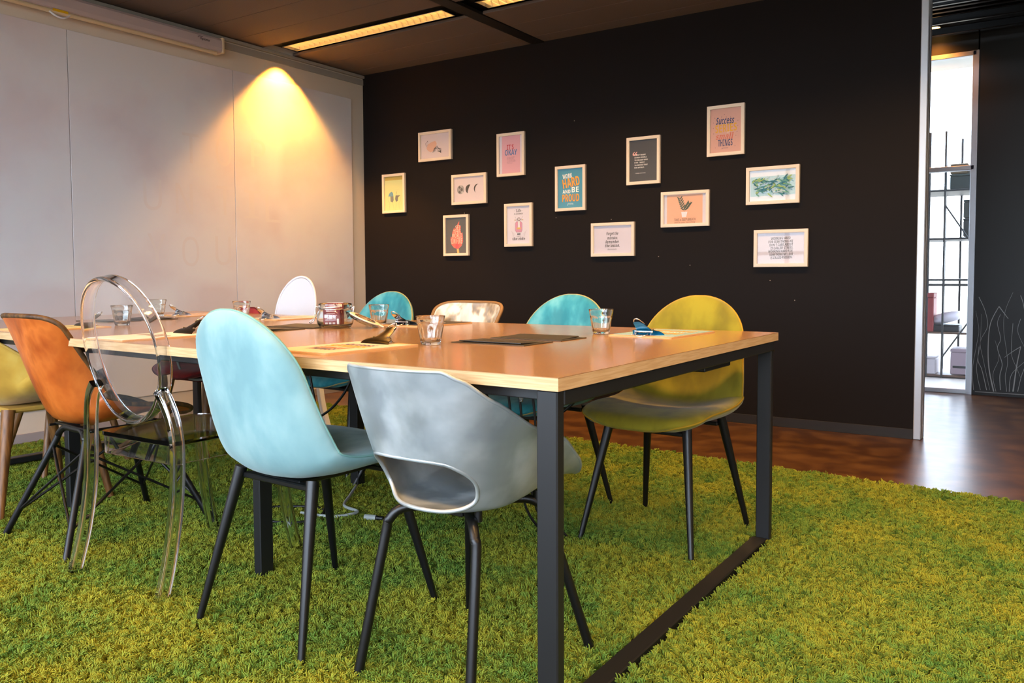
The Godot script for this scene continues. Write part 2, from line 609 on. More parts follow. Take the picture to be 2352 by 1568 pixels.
func tub_chair(label: String, m: Material, at: Vector3, turn: float) -> Node3D:
	var o := thing("tub_chair", label, "chair", at, turn, "velvet tub chairs on wooden legs")
	var s := shell([0.24, 0.222, 0.12, -0.03, -0.13, -0.185, -0.212, -0.235, -0.25],
		[0.43, 0.45, 0.462, 0.452, 0.455, 0.5, 0.58, 0.68, 0.768],
		[0.21, 0.235, 0.25, 0.256, 0.252, 0.25, 0.248, 0.235, 0.21],
		[0.0, 0.01, 0.03, 0.07, 0.11, 0.14, 0.15, 0.13, 0.09], 0.1, 2.6, 0.3, 2.0, 0.036, 44, 30, 8.0)
	var g := G.new()
	g.patch(s[0])
	g.patch(s[1], true)
	part("upholstered_shell", g, m, o)
	part("piping", tb(edge_loop(s[1]), 0.006, 6, true), M[m], o)
	part("seat_base", bx(Vector3(0, 0.425, 0.02), Vector3(0.32, 0.02, 0.34), 0.006), M[m], o)
	for sx in [-1, 1]:
		for sz in [-1, 1]:
			part("leg", tb([Vector3(0.155 * sx, 0.43, 0.145 * sz), Vector3(0.218 * sx, 0.006, 0.215 * sz)], [0.0235, 0.0125], 16), M.walnut, o)
	return o

# ---------------------------------------------------------------- table things
func tumbler(label: String, at: Vector3) -> Node3D:
	var o := thing("drinking_glass", label, "glass", at, rng.randf() * 3.0, "faceted water glasses on the table")
	o.scale = Vector3.ONE * 1.05
	var g := G.new()
	var outer := [Vector2(0.0, 0.0), Vector2(0.024, 0.0), Vector2(0.0262, 0.0015), Vector2(0.0272, 0.006), Vector2(0.0297, 0.02), Vector2(0.0322, 0.034), Vector2(0.0344, 0.045), Vector2(0.0356, 0.052), Vector2(0.0352, 0.0555), Vector2(0.0362, 0.061), Vector2(0.0382, 0.07), Vector2(0.04, 0.0785), Vector2(0.0397, 0.0795)]
	var inner := [Vector2(0.0385, 0.079), Vector2(0.0365, 0.07), Vector2(0.0342, 0.06), Vector2(0.0325, 0.05), Vector2(0.029, 0.034), Vector2(0.0262, 0.02), Vector2(0.024, 0.0095), Vector2(0.0, 0.008)]
	var fac := func(q: Vector2, a: float) -> float:
		if q.y > 0.053 or q.x < 0.026 or q.x > 0.0399: return q.x
		var k := fmod(a, TAU / 9) - TAU / 18
		return q.x * lerpf(1.0, cos(TAU / 18) / cos(k) * 1.02, clampf((0.054 - q.y) / 0.01, 0, 1))
	g.lathe(outer + inner, 72, Vector3.ZERO, Basis.IDENTITY, fac)
	part("glass_body", g, M.tumbler, o)
	return o

func clipboard(label: String, at: Vector3, turn: float, paper: Color, clip: Material, art: int) -> Node3D:
	# clip at the -z end, which lies away from the reader
	var o := thing("clipboard", label, "clipboard", at, turn, "wooden clipboards on the table")
	o.scale = Vector3.ONE * 1.05
	var up := Transform3D(Basis(Vector3.RIGHT, -PI / 2), Vector3.ZERO)
	var b := G.new()
	b.prism(rrect(0.216, 0.33, 0.012), 0.0, 0.0035, up)
	part("board", b, M.mdf, o)
	var pg := G.new()
	pg.prism(rrect(0.206, 0.292, 0.001, 1), 0.0036, 0.0046, Transform3D(up.basis, Vector3(0, 0, 0.012)))
	part("paper", pg, ink(paper), o)
	var z := 0.0049
	var bar := func(x: float, zz: float, w: float, h: float, c: Color):
		var q := G.new()
		q.prism(rrect(w, h, minf(w, h) * 0.3), z, z + 0.0002, Transform3D(up.basis, Vector3(x, 0, zz)))
		part("print", q, ink(c), o)
	var word := func(s: String, zz: float, w: float, h: float, c: Color, sl := 0.0):
		var p := part("lettering", text_mesh(s, w, h, true, false, sl), ink(c), o, Vector3(0, z + 0.0003, zz))
		p.rotation.x = -PI / 2
	if art == 0:
		word.call("Success", -0.05, 0.12, 0.04, Color("5a5a78"), 0.2)
		word.call("SERIES", -0.005, 0.14, 0.04, Color("e8a028"))
		word.call("small", 0.04, 0.11, 0.036, Color("e08868"), 0.25)
		word.call("THINGS", 0.08, 0.1, 0.036, Color("5a5a78"))
	elif art == 1:
		word.call("HARD", -0.03, 0.15, 0.06, Color("f2a01c"), 0.1)
		word.call("AND BE", 0.025, 0.14, 0.025, Color("f4f4f0"))
		word.call("PROUD", 0.075, 0.15, 0.05, Color("f2a01c"))
	elif art == 2:
		for i in 5: bar.call(0.0, -0.06 + 0.028 * i, 0.1 - 0.012 * (i % 3), 0.008, Color("9c8f8a"))
	elif art == 3:
		for i in 3: bar.call(-0.055 + 0.055 * i, 0.0, 0.04, 0.04, Color("8d8680"))
	elif art == 4:
		for i in 6: bar.call(-0.01, -0.07 + 0.024 * i, 0.1, 0.009, Color("d8d4d0"))
	# lever clip
	var c := Transform3D(Basis.IDENTITY, Vector3(0, 0.0045, -0.128))
	var jaw := G.new() # the broad curved jaw that holds the paper
	var rows := []
	for q in [[0.030, 0.0, 0.052], [0.029, 0.005, 0.054], [0.022, 0.011, 0.05], [0.010, 0.016, 0.045], [0.0, 0.02, 0.026], [-0.02, 0.031, 0.02], [-0.036, 0.041, 0.017], [-0.041, 0.043, 0.014]]:
		var row := PackedVector3Array()
		for j in 9:
			var u := (j - 4) / 4.0
			row.append(c * Vector3(u * q[2], q[1] - 0.003 * u * u, q[0]))
		rows.append(row)
	var rows2 := []
	for r in rows:
		var row := PackedVector3Array()
		for q in r: row.append(q + Vector3(0, -0.0012, -0.0006))
		rows2.append(row)
	jaw.patch(rows)
	jaw.patch(rows2, true)
	part("clip_jaw", jaw, clip, o)
	var side := G.new()
	for sx in [-1, 1]:
		side.prism(PackedVector2Array([Vector2(-0.012, 0), Vector2(0.014, 0), Vector2(0.01, 0.016), Vector2(-0.004, 0.02)]), 0.0, 0.0012, Transform3D(Basis(Vector3(0, 0, -1), Vector3.UP, Vector3.RIGHT), c.origin + Vector3(0.028 * sx, 0, 0.004)))
	part("clip_bracket", side, M.chrome, o)
	part("clip_spring", tb([c * Vector3(-0.03, 0.011, 0.002), c * Vector3(0.03, 0.011, 0.002)], 0.0042, 8), M.chrome, o)
	part("clip_base", bx(c * Vector3(0, 0.0008, 0.004), Vector3(0.075, 0.0016, 0.034), 0.0005), M.chrome, o)
	var wire := []
	for q in [[-0.016, 0.036, -0.028], [-0.014, 0.043, -0.04], [-0.006, 0.051, -0.05], [0.006, 0.051, -0.05], [0.014, 0.043, -0.04], [0.016, 0.036, -0.028]]:
		wire.append(c * Vector3(q[0], q[1], q[2]))
	part("hanging_loop", tb(spl(wire, 4), 0.0016, 6), M.chrome, o)
	var w2 := []
	for q in [[-0.02, 0.006, -0.012], [-0.018, 0.001, -0.026], [-0.008, -0.001, -0.036], [0.008, -0.001, -0.036], [0.018, 0.001, -0.026], [0.02, 0.006, -0.012]]:
		w2.append(c * Vector3(q[0], q[1], q[2]))
	part("spring_wire", tb(spl(w2, 4), 0.0016, 6), M.chrome, o)
	return o

func cable_hatch(label: String, at: Vector3, turn: float) -> Node3D:
	var o := thing("cable_hatch", label, "hatch", at, turn, "pairs of cable hatches in the table top")
	o.scale = Vector3(1.03, 1.0, 1.05)
	var f := G.new()
	for sz in [-1, 1]:
		f.box(Vector3(0, 0.0012, 0.066 * sz), Vector3(0.25, 0.0024, 0.02), 0.0006)
	for sx in [-1, 1]:
		f.box(Vector3(0.116 * sx, 0.0012, 0), Vector3(0.018, 0.0024, 0.112), 0.0006)
	part("frame", f, M.hatch, o)
	part("lid", bx(Vector3(0, 0.0036, 0.008), Vector3(0.212, 0.003, 0.108), 0.0006, Basis(Vector3.RIGHT, -0.045)), M.hatch, o)
	part("slot", bx(Vector3(0, 0.0006, 0), Vector3(0.214, 0.001, 0.112), 0.0), M.void_black, o)
	return o

# ---------------------------------------------------------------- framed prints
var fr_w := 0.0
var fr_h := 0.0
var fr_node: Node3D
var fr_z := 0.0
func framed(label: String, cx: float, cy: float, w: float, h: float, paper: Color) -> void:
	var o := thing("framed_print", label, "picture", Vector3(cx, cy, 0.0), 0.0, "framed prints on the dark wall")
	fr_node = o
	fr_w = w
	fr_h = h
	var d := 0.0225
	var b := 0.0205
	for e in [[0, h / 2 - b / 2, w, true], [0, -h / 2 + b / 2, w, true], [-w / 2 + b / 2, 0, h, false], [w / 2 - b / 2, 0, h, false]]:
		var g := G.new()
		var L: float = e[2] / 2
		# mitred bar: outline in bar axes, length along x
		var flip: float = 1.0 if (e[1] > 0 or e[0] < 0) else -1.0
		var poly := PackedVector2Array([Vector2(-L, b / 2 * flip), Vector2(L, b / 2 * flip), Vector2(L - b, -b / 2 * flip), Vector2(-L + b, -b / 2 * flip)])
		var xf := Transform3D(Basis.IDENTITY if e[3] else Basis(Vector3.BACK, PI / 2), Vector3(e[0], e[1], 0))
		g.prism(poly, 0.0012, d, xf)
		var q := G.new()
		q.prism(PackedVector2Array([Vector2(-L + 0.004, (b / 2 - 0.004) * flip), Vector2(L - 0.004, (b / 2 - 0.004) * flip), Vector2(L - b + 0.004, (-b / 2 + 0.004) * flip), Vector2(-L + b - 0.004, (-b / 2 + 0.004) * flip)]), d, d + 0.0012, xf)
		g.v.append_array(q.v)
		g.n.append_array(q.n)
		for i in q.idx: g.idx.append(i + g.v.size() - q.v.size())
		part("frame_bar", g, M.frame, o)
	part("print", bx(Vector3(0, 0, 0.0095), Vector3(w - 2 * b + 0.004, h - 2 * b + 0.004, 0.003), 0.0), ink(paper), o)
	var gz := G.new()
	var gw := w / 2 - b + 0.0015
	var gh := h / 2 - b + 0.0015
	gz.quad(Vector3(-gw, -gh, 0.0152), Vector3(gw, -gh, 0.0152), Vector3(gw, gh, 0.0152), Vector3(-gw, gh, 0.0152))
	part("glazing", gz, M.glazing, o)
	fr_z = 0.0112

func fx(x: float, y: float) -> Vector2: # fractions of the frame, from its upper left corner
	return Vector2((x - 0.5) * fr_w, (0.5 - y) * fr_h)

func word(s: String, x0: float, x1: float, y0: float, y1: float, c: Color, bold := true, slant := 0.0, serif := false, rise := 0.0) -> void:
	var p := (fx(x0, y0) + fx(x1, y1)) / 2
	fr_z += 0.00008
	var o := part("lettering", text_mesh(s, (x1 - x0) * fr_w, (y1 - y0) * fr_h, bold, serif, slant), ink(c), fr_node, Vector3(p.x, p.y, fr_z))
	o.rotation.z = rise

func blot(pts: Array, c: Color, called := "artwork") -> void:
	var poly := PackedVector2Array()
	for q in pts: poly.append(fx(q[0], q[1]))
	fr_z += 0.00008
	var g := G.new()
	g.prism(poly, fr_z - 0.00004, fr_z)
	part(called, g, ink(c), fr_node)

func disc(x: float, y: float, r: float, c: Color, sx := 1.0) -> void: # r as a fraction of the frame's width
	var pts := []
	for i in 24: pts.append([x + r * sx * cos(TAU * i / 24), y + r * sin(TAU * i / 24) * fr_w / fr_h])
	blot(pts, c)

func stroke(pts: Array, r: float, c: Color) -> void: # pen line
	var g := G.new()
	fr_z += 0.00008
	for i in pts.size() - 1:
		var a := fx(pts[i][0], pts[i][1])
		var b := fx(pts[i + 1][0], pts[i + 1][1])
		var t := (b - a).normalized().orthogonal() * r
		g.quad(Vector3(a.x - t.x, a.y - t.y, fr_z), Vector3(a.x + t.x, a.y + t.y, fr_z), Vector3(b.x + t.x, b.y + t.y, fr_z), Vector3(b.x - t.x, b.y - t.y, fr_z))
		g.quad(Vector3(a.x + t.x, a.y + t.y, fr_z), Vector3(a.x - t.x, a.y - t.y, fr_z), Vector3(b.x - t.x, b.y - t.y, fr_z), Vector3(b.x + t.x, b.y + t.y, fr_z))
	part("drawing", g, ink(c), fr_node)

func leaf(x: float, y: float, ang: float, ln: float, wd: float, c: Color) -> void:
	var pts := []
	for i in 12:
		var t := TAU * i / 12
		var p := Vector2(ln / 2 * (1 + cos(t)), wd * sin(t)).rotated(-ang)
		pts.append([x + p.x / fr_w, y + p.y / fr_h])
	blot(pts, c)

# ================================================================ build
func _ready() -> void:
	rng.seed = 11
	camera_and_light()
	materials()
	room()
	lamps()
	corridor()
	rug()
	table()
	chairs()
	table_things()
	cables()
	pictures()

func camera_and_light() -> void:
	var cam := Camera3D.new()
	cam.name = "camera"
	cam.transform = Transform3D(Basis(Vector3(0.83171, -0.0046, -0.55519), Vector3(-0.0244, 0.9987, -0.04483), Vector3(0.55467, 0.05084, 0.83052)), Vector3(4.9157, 0.936, 5.1353))
	cam.projection = Camera3D.PROJECTION_FRUSTUM
	cam.near = 0.05
	cam.far = 80.0
	cam.size = 2.0 * 0.05 * 784.0 / 1903.7
	cam.frustum_offset = Vector2(0, -0.05 * 53.8 / 1903.7)
	add_child(cam)
	cam.current = true
	var e := Environment.new()
	e.background_mode = Environment.BG_SKY
	var sky := Sky.new()
	var sm := ProceduralSkyMaterial.new()
	sm.sky_top_color = Color(0.74, 0.84, 0.97)
	sm.sky_horizon_color = Color(0.9, 0.95, 1.0)
	sm.sky_curve = 0.3
	sm.ground_horizon_color = Color(0.7, 0.72, 0.72)
	sm.ground_bottom_color = Color(0.45, 0.46, 0.45)
	sm.sky_energy_multiplier = 1.0
	sky.sky_material = sm
	e.sky = sky
	e.background_energy_multiplier = 8.5
	e.tonemap_mode = Environment.TONE_MAPPER_LINEAR
	e.tonemap_exposure = 2.0
	e.sdfgi_enabled = true
	e.ssao_enabled = true
	e.ssil_enabled = true
	var we := WorldEnvironment.new()
	we.name = "environment"
	we.environment = e
	add_child(we)

func materials() -> void:
	M.black = mat(Color(0.03, 0.032, 0.036), 0.38)
	M.void_black = mat(Color(0.008, 0.008, 0.008), 0.9)
	M.table_black = relief(mat(Color(0.06, 0.066, 0.075), 0.5), 0.4, 0.02, 3)
	M.teal = velvet(Color("6e979b"), Color("7aa2a5"), Color("8aaeaf"), 3)
	M[M.teal] = mat(Color("6f9d97"), 0.8)
	M.teal_dark = velvet(Color("127482"), Color("2f8e9a"), Color("62adb2"), 8)
	M[M.teal_dark] = mat(Color("a79a63"), 0.8)
	M.mustard = velvet(Color("6f6200"), Color("827402"), Color("93850e"), 5)
	M[M.mustard] = mat(Color("a8840a"), 0.8)
	M.ochre = velvet(Color("a37a1c"), Color("b88f2c"), Color("c4a246"), 9)
	M[M.ochre] = mat(Color("b08a38"), 0.8)
	M.red = velvet(Color("780f12"), Color("921416"), Color("a51c18"), 12)
	M[M.red] = mat(Color("5e0c10"), 0.8)
	M.leather = tri_mat(noise_tex(0.012, [Color("8a3a10"), Color("b85a1e"), Color("d2722e"), Color("9c4514")], [0.2, 0.45, 0.65, 0.9], 4, 5), Vector3(1.6, 1.1, 1.6), 0.36)
	relief(M.leather, 0.12, 0.05, 6)
	M.hide_brown = tri_mat(noise_tex(0.05, [Color("33200c"), Color("5a3a16"), Color("7a5526")], [0.25, 0.55, 0.85], 15, 4), Vector3(2.5, 1.2, 2.5), 0.6)
	M.hide = tri_mat(noise_tex(0.016, [Color("3a3532"), Color("6e5434"), Color("a98f66"), Color("ddd6c8"), Color("e8e2d8")], [0.22, 0.36, 0.46, 0.56, 0.85], 18, 4), Vector3(2.0, 1.6, 2.0), 0.7)
	M.binding = mat(Color("8a6238"), 0.6)
	M.walnut = tri_mat(noise_tex(0.03, [Color("4a2c12"), Color("7a5026"), Color("8f6230")], [0.2, 0.55, 0.85], 21, 4), Vector3(8, 0.8, 8), 0.45)
	M.alu = tri_mat(noise_tex(0.012, [Color("8f989c"), Color("b2bbbe"), Color("cfd6d8")], [0.25, 0.5, 0.8], 30, 5), Vector3(1.6, 1.6, 1.6), 0.4)
	M.alu.metallic = 0.6
	M.alu.roughness_texture = noise_tex(0.015, [Color(0.62, 0.62, 0.62), Color(1, 1, 1)], [0.3, 0.7], 31, 5)
	M.alu.roughness = 0.6
	M.profile = mat(Color(0.72, 0.74, 0.77), 0.45, 0.6)
	M.chrome = mat(Color(0.86, 0.87, 0.88), 0.14, 1.0)
	M.bronze = mat(Color(0.36, 0.3, 0.2), 0.3, 1.0)
	M.ghost = glass(Color(0.985, 0.99, 1.0, 0.0), 0.042)
	M.tumbler = glass(Color(0.97, 0.99, 0.985, 0.0), 0.05)
	M.pane = pane()
	M.clear = pane(0.01)
	M.glazing = pane()
	M.glazing.metallic_specular = 0.3
	M.white_plastic = mat(Color(0.93, 0.93, 0.95), 0.25)
	M.frame = mat(Color(0.86, 0.80, 0.72), 0.5)
	M.mdf = mat(Color("c79a66"), 0.7)
	M.hatch = mat(Color(0.16, 0.13, 0.1), 0.42)
	var wood := noise_tex(0.02, [Color("98704a"), Color("a37c54"), Color("aa855c")], [0.25, 0.55, 0.8], 40, 5, 512)
	M.beech = tri_mat(wood, Vector3(0.55, 9.0, 9.0), 0.24)
	M.beech.clearcoat_enabled = true
	M.beech.clearcoat = 0.35
	M.beech.clearcoat_roughness = 0.12
	var edge := noise_tex(0.03, [Color("bd9a6c"), Color("c8a87a"), Color("cdb085")], [0.25, 0.55, 0.8], 41, 5)
	M.beech_edge = tri_mat(edge, Vector3(1.0, 22.0, 1.0), 0.5)
	M.white_wall = mat(Color(0.83, 0.79, 0.73), 0.7)
	M.dark_wall = mat(Color(0.11, 0.096, 0.095), 0.7)
	M.dark_wall.metallic_specular = 0.2
	M.dark_skirting = mat(Color(0.1, 0.088, 0.085), 0.6)
	M.board = tri_mat(noise_tex(0.008, [Color(0.84, 0.80, 0.81), Color(0.86, 0.84, 0.85), Color(0.87, 0.86, 0.87)], [0.2, 0.5, 0.7], 50, 5), Vector3(0.5, 0.5, 0.5), 0.14)
	M.skirting = mat(Color(0.62, 0.6, 0.6), 0.6)
	M.grey_trim = mat(Color(0.6, 0.59, 0.56), 0.6)
	M.ceiling = tri_mat(noise_tex(0.2, [Color("625650"), Color("6a5d55")], [0.3, 0.7], 60, 3), Vector3(3, 3, 3), 0.85, true)
	M.channel = mat(Color(0.015, 0.014, 0.013), 0.6)
	M.lino = tri_mat(noise_tex(0.01, [Color("42291a"), Color("54371f"), Color("634428")], [0.25, 0.5, 0.8], 70, 6, 512), Vector3(0.9, 0.9, 0.9), 0.3, true)
	M.screen = mat(Color(0.74, 0.68, 0.68), 0.5)
	M.cream = mat(Color(0.85, 0.76, 0.62), 0.5)
	M.cable = mat(Color(0.02, 0.02, 0.02), 0.45)
	M.cable_white = mat(Color(0.62, 0.64, 0.62), 0.5)

# ---------------------------------------------------------------- the shell of the room
func room() -> void:
	struct("floor", bx(Vector3(3.9, -0.05, 2.4), Vector3(8.2, 0.1, 9.8), 0.0), M.lino, "brown mottled linoleum floor with soft reflections")
	struct("wall_left", bx(Vector3(-0.06, CEIL / 2 + 0.15, 2.4), Vector3(0.12, CEIL + 0.3, 9.8), 0.0), M.white_wall, "cream white wall behind the whiteboard")
	struct("wall_back", bx(Vector3(2.108, CEIL / 2 + 0.1, -0.05), Vector3(4.216, CEIL + 0.2, 0.1), 0.0), M.dark_wall, "dark brown wall hung with framed prints")
	var al := G.new()
	al.box(Vector3(4.236, 1.4, -0.02), Vector3(0.04, 2.8, 0.052), 0.004)
	al.box(Vector3(4.243, 1.4, -0.075), Vector3(0.03, 2.8, 0.06), 0.003)
	struct("trim_1", al, M.profile, "aluminium end profile of the dark wall")
	struct("baseboard_back", bx(Vector3(2.108, 0.029, 0.003), Vector3(4.216, 0.058, 0.006), 0.001), M.dark_skirting, "low dark skirting below the dark wall")
	struct("baseboard_left", bx(Vector3(0.006, 0.0265, 3.6), Vector3(0.012, 0.053, 7.19), 0.002), M.skirting, "grey skirting below the white wall")
	struct("trim_2", bx(Vector3(0.006, 2.545, 3.6), Vector3(0.012, 0.045, 7.19), 0.001), M.grey_trim, "grey strip at the top of the white wall")
	struct("trim_3", bx(Vector3(0.014, 2.588, 3.6), Vector3(0.028, 0.022, 7.19), 0.002), M.grey_trim, "narrow metal edge where white wall meets ceiling")
	# right wall, window wall with three windows behind the camera
	struct("wall_right", bx(Vector3(7.66, CEIL / 2 + 0.15, 2.4), Vector3(0.12, CEIL + 0.3, 9.8), 0.0), M.white_wall)
	var ww := G.new()
	var zc := 7.25
	ww.box(Vector3(3.8, 0.35, zc), Vector3(7.6, 0.7, 0.12), 0.0)
	ww.box(Vector3(3.8, 2.63, zc), Vector3(7.6, 0.2, 0.12), 0.0)
	for x in [[0.0, 0.4], [2.62, 2.82], [5.04, 5.24], [7.46, 7.6]]:
		ww.box(Vector3((x[0] + x[1]) / 2, 1.615, zc), Vector3(x[1] - x[0], 1.83, 0.12), 0.0)
	struct("wall_front", ww, M.white_wall)
	for i in 3:
		var x0: float = 0.4 + i * 2.42
		var f := G.new()
		for y in [0.72, 1.25, 2.51]:
			f.box(Vector3(x0 + 1.11, y, zc), Vector3(2.22, 0.05, 0.07), 0.003)
		for x in [0.025, 1.11, 2.195]:
			f.box(Vector3(x0 + x, 1.615, zc), Vector3(0.05, 1.83, 0.07), 0.003)
		struct("window_%d" % (i + 1), f, M.white_plastic)
	# ceiling: brown panels laid along x, dark channels between them
	struct("ceiling", bx(Vector3(3.83, CEIL + 0.09, 3.6), Vector3(7.66, 0.1, 7.4), 0.0), M.channel, "dark void above the brown ceiling panels")
	var ceil: Node3D = get_node("ceiling")
	var zs := [0.0, 0.15, 0.455, 0.755, 1.035, 1.285, 1.585, 1.88, 2.175, 2.47, 2.77, 3.07]
	while zs[-1] < 7.0: zs.append(zs[-1] + 0.3)
	for cx in [[0.0, 1.675], [1.775, 3.45], [3.55, 5.22], [5.32, 7.6]]:
		for i in zs.size() - 1:
			if i in [3, 9, 14, 20]: continue
			part("ceiling_panel", bx(Vector3((cx[0] + cx[1]) / 2, CEIL + 0.01, (zs[i] + zs[i + 1]) / 2), Vector3(cx[1] - cx[0], 0.02, zs[i + 1] - zs[i] - 0.003), 0.0015), M.ceiling, ceil)
	var rail := G.new()
	for x in [1.725, 3.5, 5.27]: rail.box(Vector3(x, CEIL + 0.004, 3.6), Vector3(0.1, 0.02, 7.2), 0.002)
	part("channel_rail", rail, M.channel, ceil)
	# whiteboard: three tall glossy sheets
	var wb := thing("whiteboard", "large glossy whiteboard of tall sheets on the white wall, smudged with old pen", "whiteboard")
	for i in 3:
		var z0: float = 0.145 + 1.165 * i
		part("board_sheet", bx(Vector3(0.005, 1.282, z0 + 0.582), Vector3(0.008, 2.215, 1.161), 0.0008), M.board, wb)
	var faint := [["T", 1.66, 1.8], ["O", 1.4, 1.81], ["P", 1.1, 1.83], ["U", 1.95, 1.47], ["N", 1.72, 1.46], ["T", 1.4, 1.47], ["I", 1.17, 1.46], ["L", 0.98, 1.44], ["Y", 1.93, 1.12], ["O", 1.68, 1.11], ["U", 1.42, 1.12]]
	for f in faint:
		var t := part("faint_lettering", text_mesh(f[0], 0.13, 0.2, false), ink(Color(0.84, 0.815, 0.815)), wb, Vector3(0.00925, f[2], f[1]))
		t.rotation.y = PI / 2
	# projection screen in its long case
	var sc := thing("projection_screen", "long rolled up projection screen case high on the white wall", "projection screen")
	var g := G.new()
	var prof := PackedVector2Array([Vector2(0.002, 2.465), Vector2(0.085, 2.462), Vector2(0.098, 2.47), Vector2(0.102, 2.49), Vector2(0.1, 2.54), Vector2(0.09, 2.556), Vector2(0.06, 2.562), Vector2(0.002, 2.562)])
	g.prism(prof, -3.75, -1.462, Transform3D(Basis(Vector3.RIGHT, Vector3.UP, Vector3(0, 0, -1)), Vector3.ZERO))
	var g2 := G.new()
	for i in g.v.size() / 3: g2.tri(g.v[3 * i], g.v[3 * i + 2], g.v[3 * i + 1])
	part("case", g2, M.screen, sc)
	part("end_cap", bx(Vector3(0.052, 2.512, 1.452), Vector3(0.104, 0.106, 0.022), 0.006), M.cream, sc)
	part("bottom_bar", tb([Vector3(0.085, 2.452, 1.5), Vector3(0.085, 2.452, 3.75)], 0.013, 12), M.cream, sc)
	part("pull_handle", tb(spl([Vector3(0.092, 2.446, 2.615), Vector3(0.1, 2.428, 2.59), Vector3(0.102, 2.42, 2.555), Vector3(0.1, 2.428, 2.525), Vector3(0.092, 2.446, 2.5)], 5), 0.006, 8), M.white_plastic, sc)
	part("warning_sticker", bx(Vector3(0.1, 2.458, 2.555), Vector3(0.002, 0.014, 0.088), 0.0004), ink(Color("e8b800")), sc)
	var lg := part("lettering", text_mesh("Optoma", 0.072, 0.02, true, false, 0.15), ink(Color(0.05, 0.05, 0.06)), sc, Vector3(0.1032, 2.517, 1.6))
	lg.rotation.y = PI / 2
	var sw := part("logo_swoosh", tb(spl([Vector3(0.1028, 2.523, 1.652), Vector3(0.1028, 2.532, 1.645), Vector3(0.1028, 2.534, 1.615)], 4), 0.0014, 5), ink(Color(0.05, 0.05, 0.06)), sc)
	sw.name = "logo_swoosh"
	# small chips in the dark paint
	var chips := G.new()
	for q in [[2.02, 2.02], [1.87, 1.35], [2.31, 1.32], [2.66, 1.06], [3.4, 0.9], [1.42, 1.72], [2.88, 1.0], [3.55, 0.78], [1.05, 1.42]]:
		chips.box(Vector3(q[0], q[1], 0.0008), Vector3(0.006, 0.005, 0.001), 0.0004)
	part("paint_chip", chips, ink(Color(0.6, 0.55, 0.5)), get_node("wall_back")).set_meta("kind", "stuff")

# ---------------------------------------------------------------- ceiling lamps
func lamps() -> void:
	var names := {0.895: ["louvred strip lamp at the whiteboard end of the ceiling, near the dark wall", "second louvred strip lamp from the whiteboard, near the dark wall", "third louvred strip lamp from the whiteboard, near the dark wall"],
		2.62: ["louvred strip lamp over the whiteboard end of the table", "louvred strip lamp over the middle of the table", "louvred strip lamp over the corridor end of the table"],
		4.12: ["louvred strip lamp in front of the table, whiteboard side", "louvred strip lamp in front of the middle of the table", "louvred strip lamp in front of the table's corner leg"],
		5.92: ["louvred strip lamp by the windows, whiteboard side", "louvred strip lamp by the middle window", "louvred strip lamp by the windows, corridor side"]}
	for z in names:
		for k in 3:
			var x0: float = [0.13, 1.87, 3.65][k] if z < 1.0 else [1.87, 3.65, 5.42][k]
			var L := 1.48
			var o := thing("ceiling_lamp", names[z][k], "ceiling lamp", Vector3(x0 + L / 2, CEIL, z), 0.0, "louvred strip lamps set in the ceiling")
			var h := G.new()
			h.box(Vector3(0, 0.035, -0.068), Vector3(L, 0.07, 0.006), 0.001)
			h.box(Vector3(0, 0.035, 0.068), Vector3(L, 0.07, 0.006), 0.001)
			h.box(Vector3(-L / 2, 0.035, 0), Vector3(0.006, 0.07, 0.14), 0.001)
			h.box(Vector3(L / 2, 0.035, 0), Vector3(0.006, 0.07, 0.14), 0.001)
			part("housing", h, M.chrome, o)
			part("lit_tube", bx(Vector3(0, 0.045, 0), Vector3(L - 0.02, 0.012, 0.12), 0.003), glow_mat(), o)
			for i in 28:
				part("louvre_fin", bx(Vector3(-L / 2 + 0.03 + i * (L - 0.06) / 27.0, 0.022, 0), Vector3(0.0015, 0.03, 0.128), 0.0003, Basis(Vector3.BACK, 0.25)), M.fin, o)
			for i in 3: # the louvre keeps the tube's light in a downward cone
				var a := SpotLight3D.new()
				a.name = "lamp_light"
				a.light_color = Color(1.0, 0.77, 0.47)
				a.light_energy = LAMP
				a.spot_angle = 62.0
				a.spot_angle_attenuation = 0.7
				a.spot_range = 12.0
				a.light_size = 0.09
				a.rotation.x = -PI / 2
				a.position = Vector3((i - 1) * 0.48, -0.01, 0)
				a.shadow_enabled = true
				o.add_child(a, true)
	# the end of the first lamp throws a scallop of light on the whiteboard
	var sp := SpotLight3D.new()
	sp.name = "lamp_end_light"
	sp.light_color = Color(1.0, 0.66, 0.22)
	sp.light_energy = 2.2
	sp.spot_angle = 48.0
	sp.spot_angle_attenuation = 0.35
	sp.light_size = 0.02
	sp.rotation.x = -PI / 2
	sp.position = Vector3(0.13, CEIL - 0.012, 0.895)
	sp.shadow_enabled = true
	add_child(sp)

func glow_mat() -> StandardMaterial3D:
	if not M.has("glow"):
		M.glow = glow(Color(1.0, 0.78, 0.45), 1.1)
		M.fin = mat(Color(0.95, 0.9, 0.8), 0.35)
	return M.glow

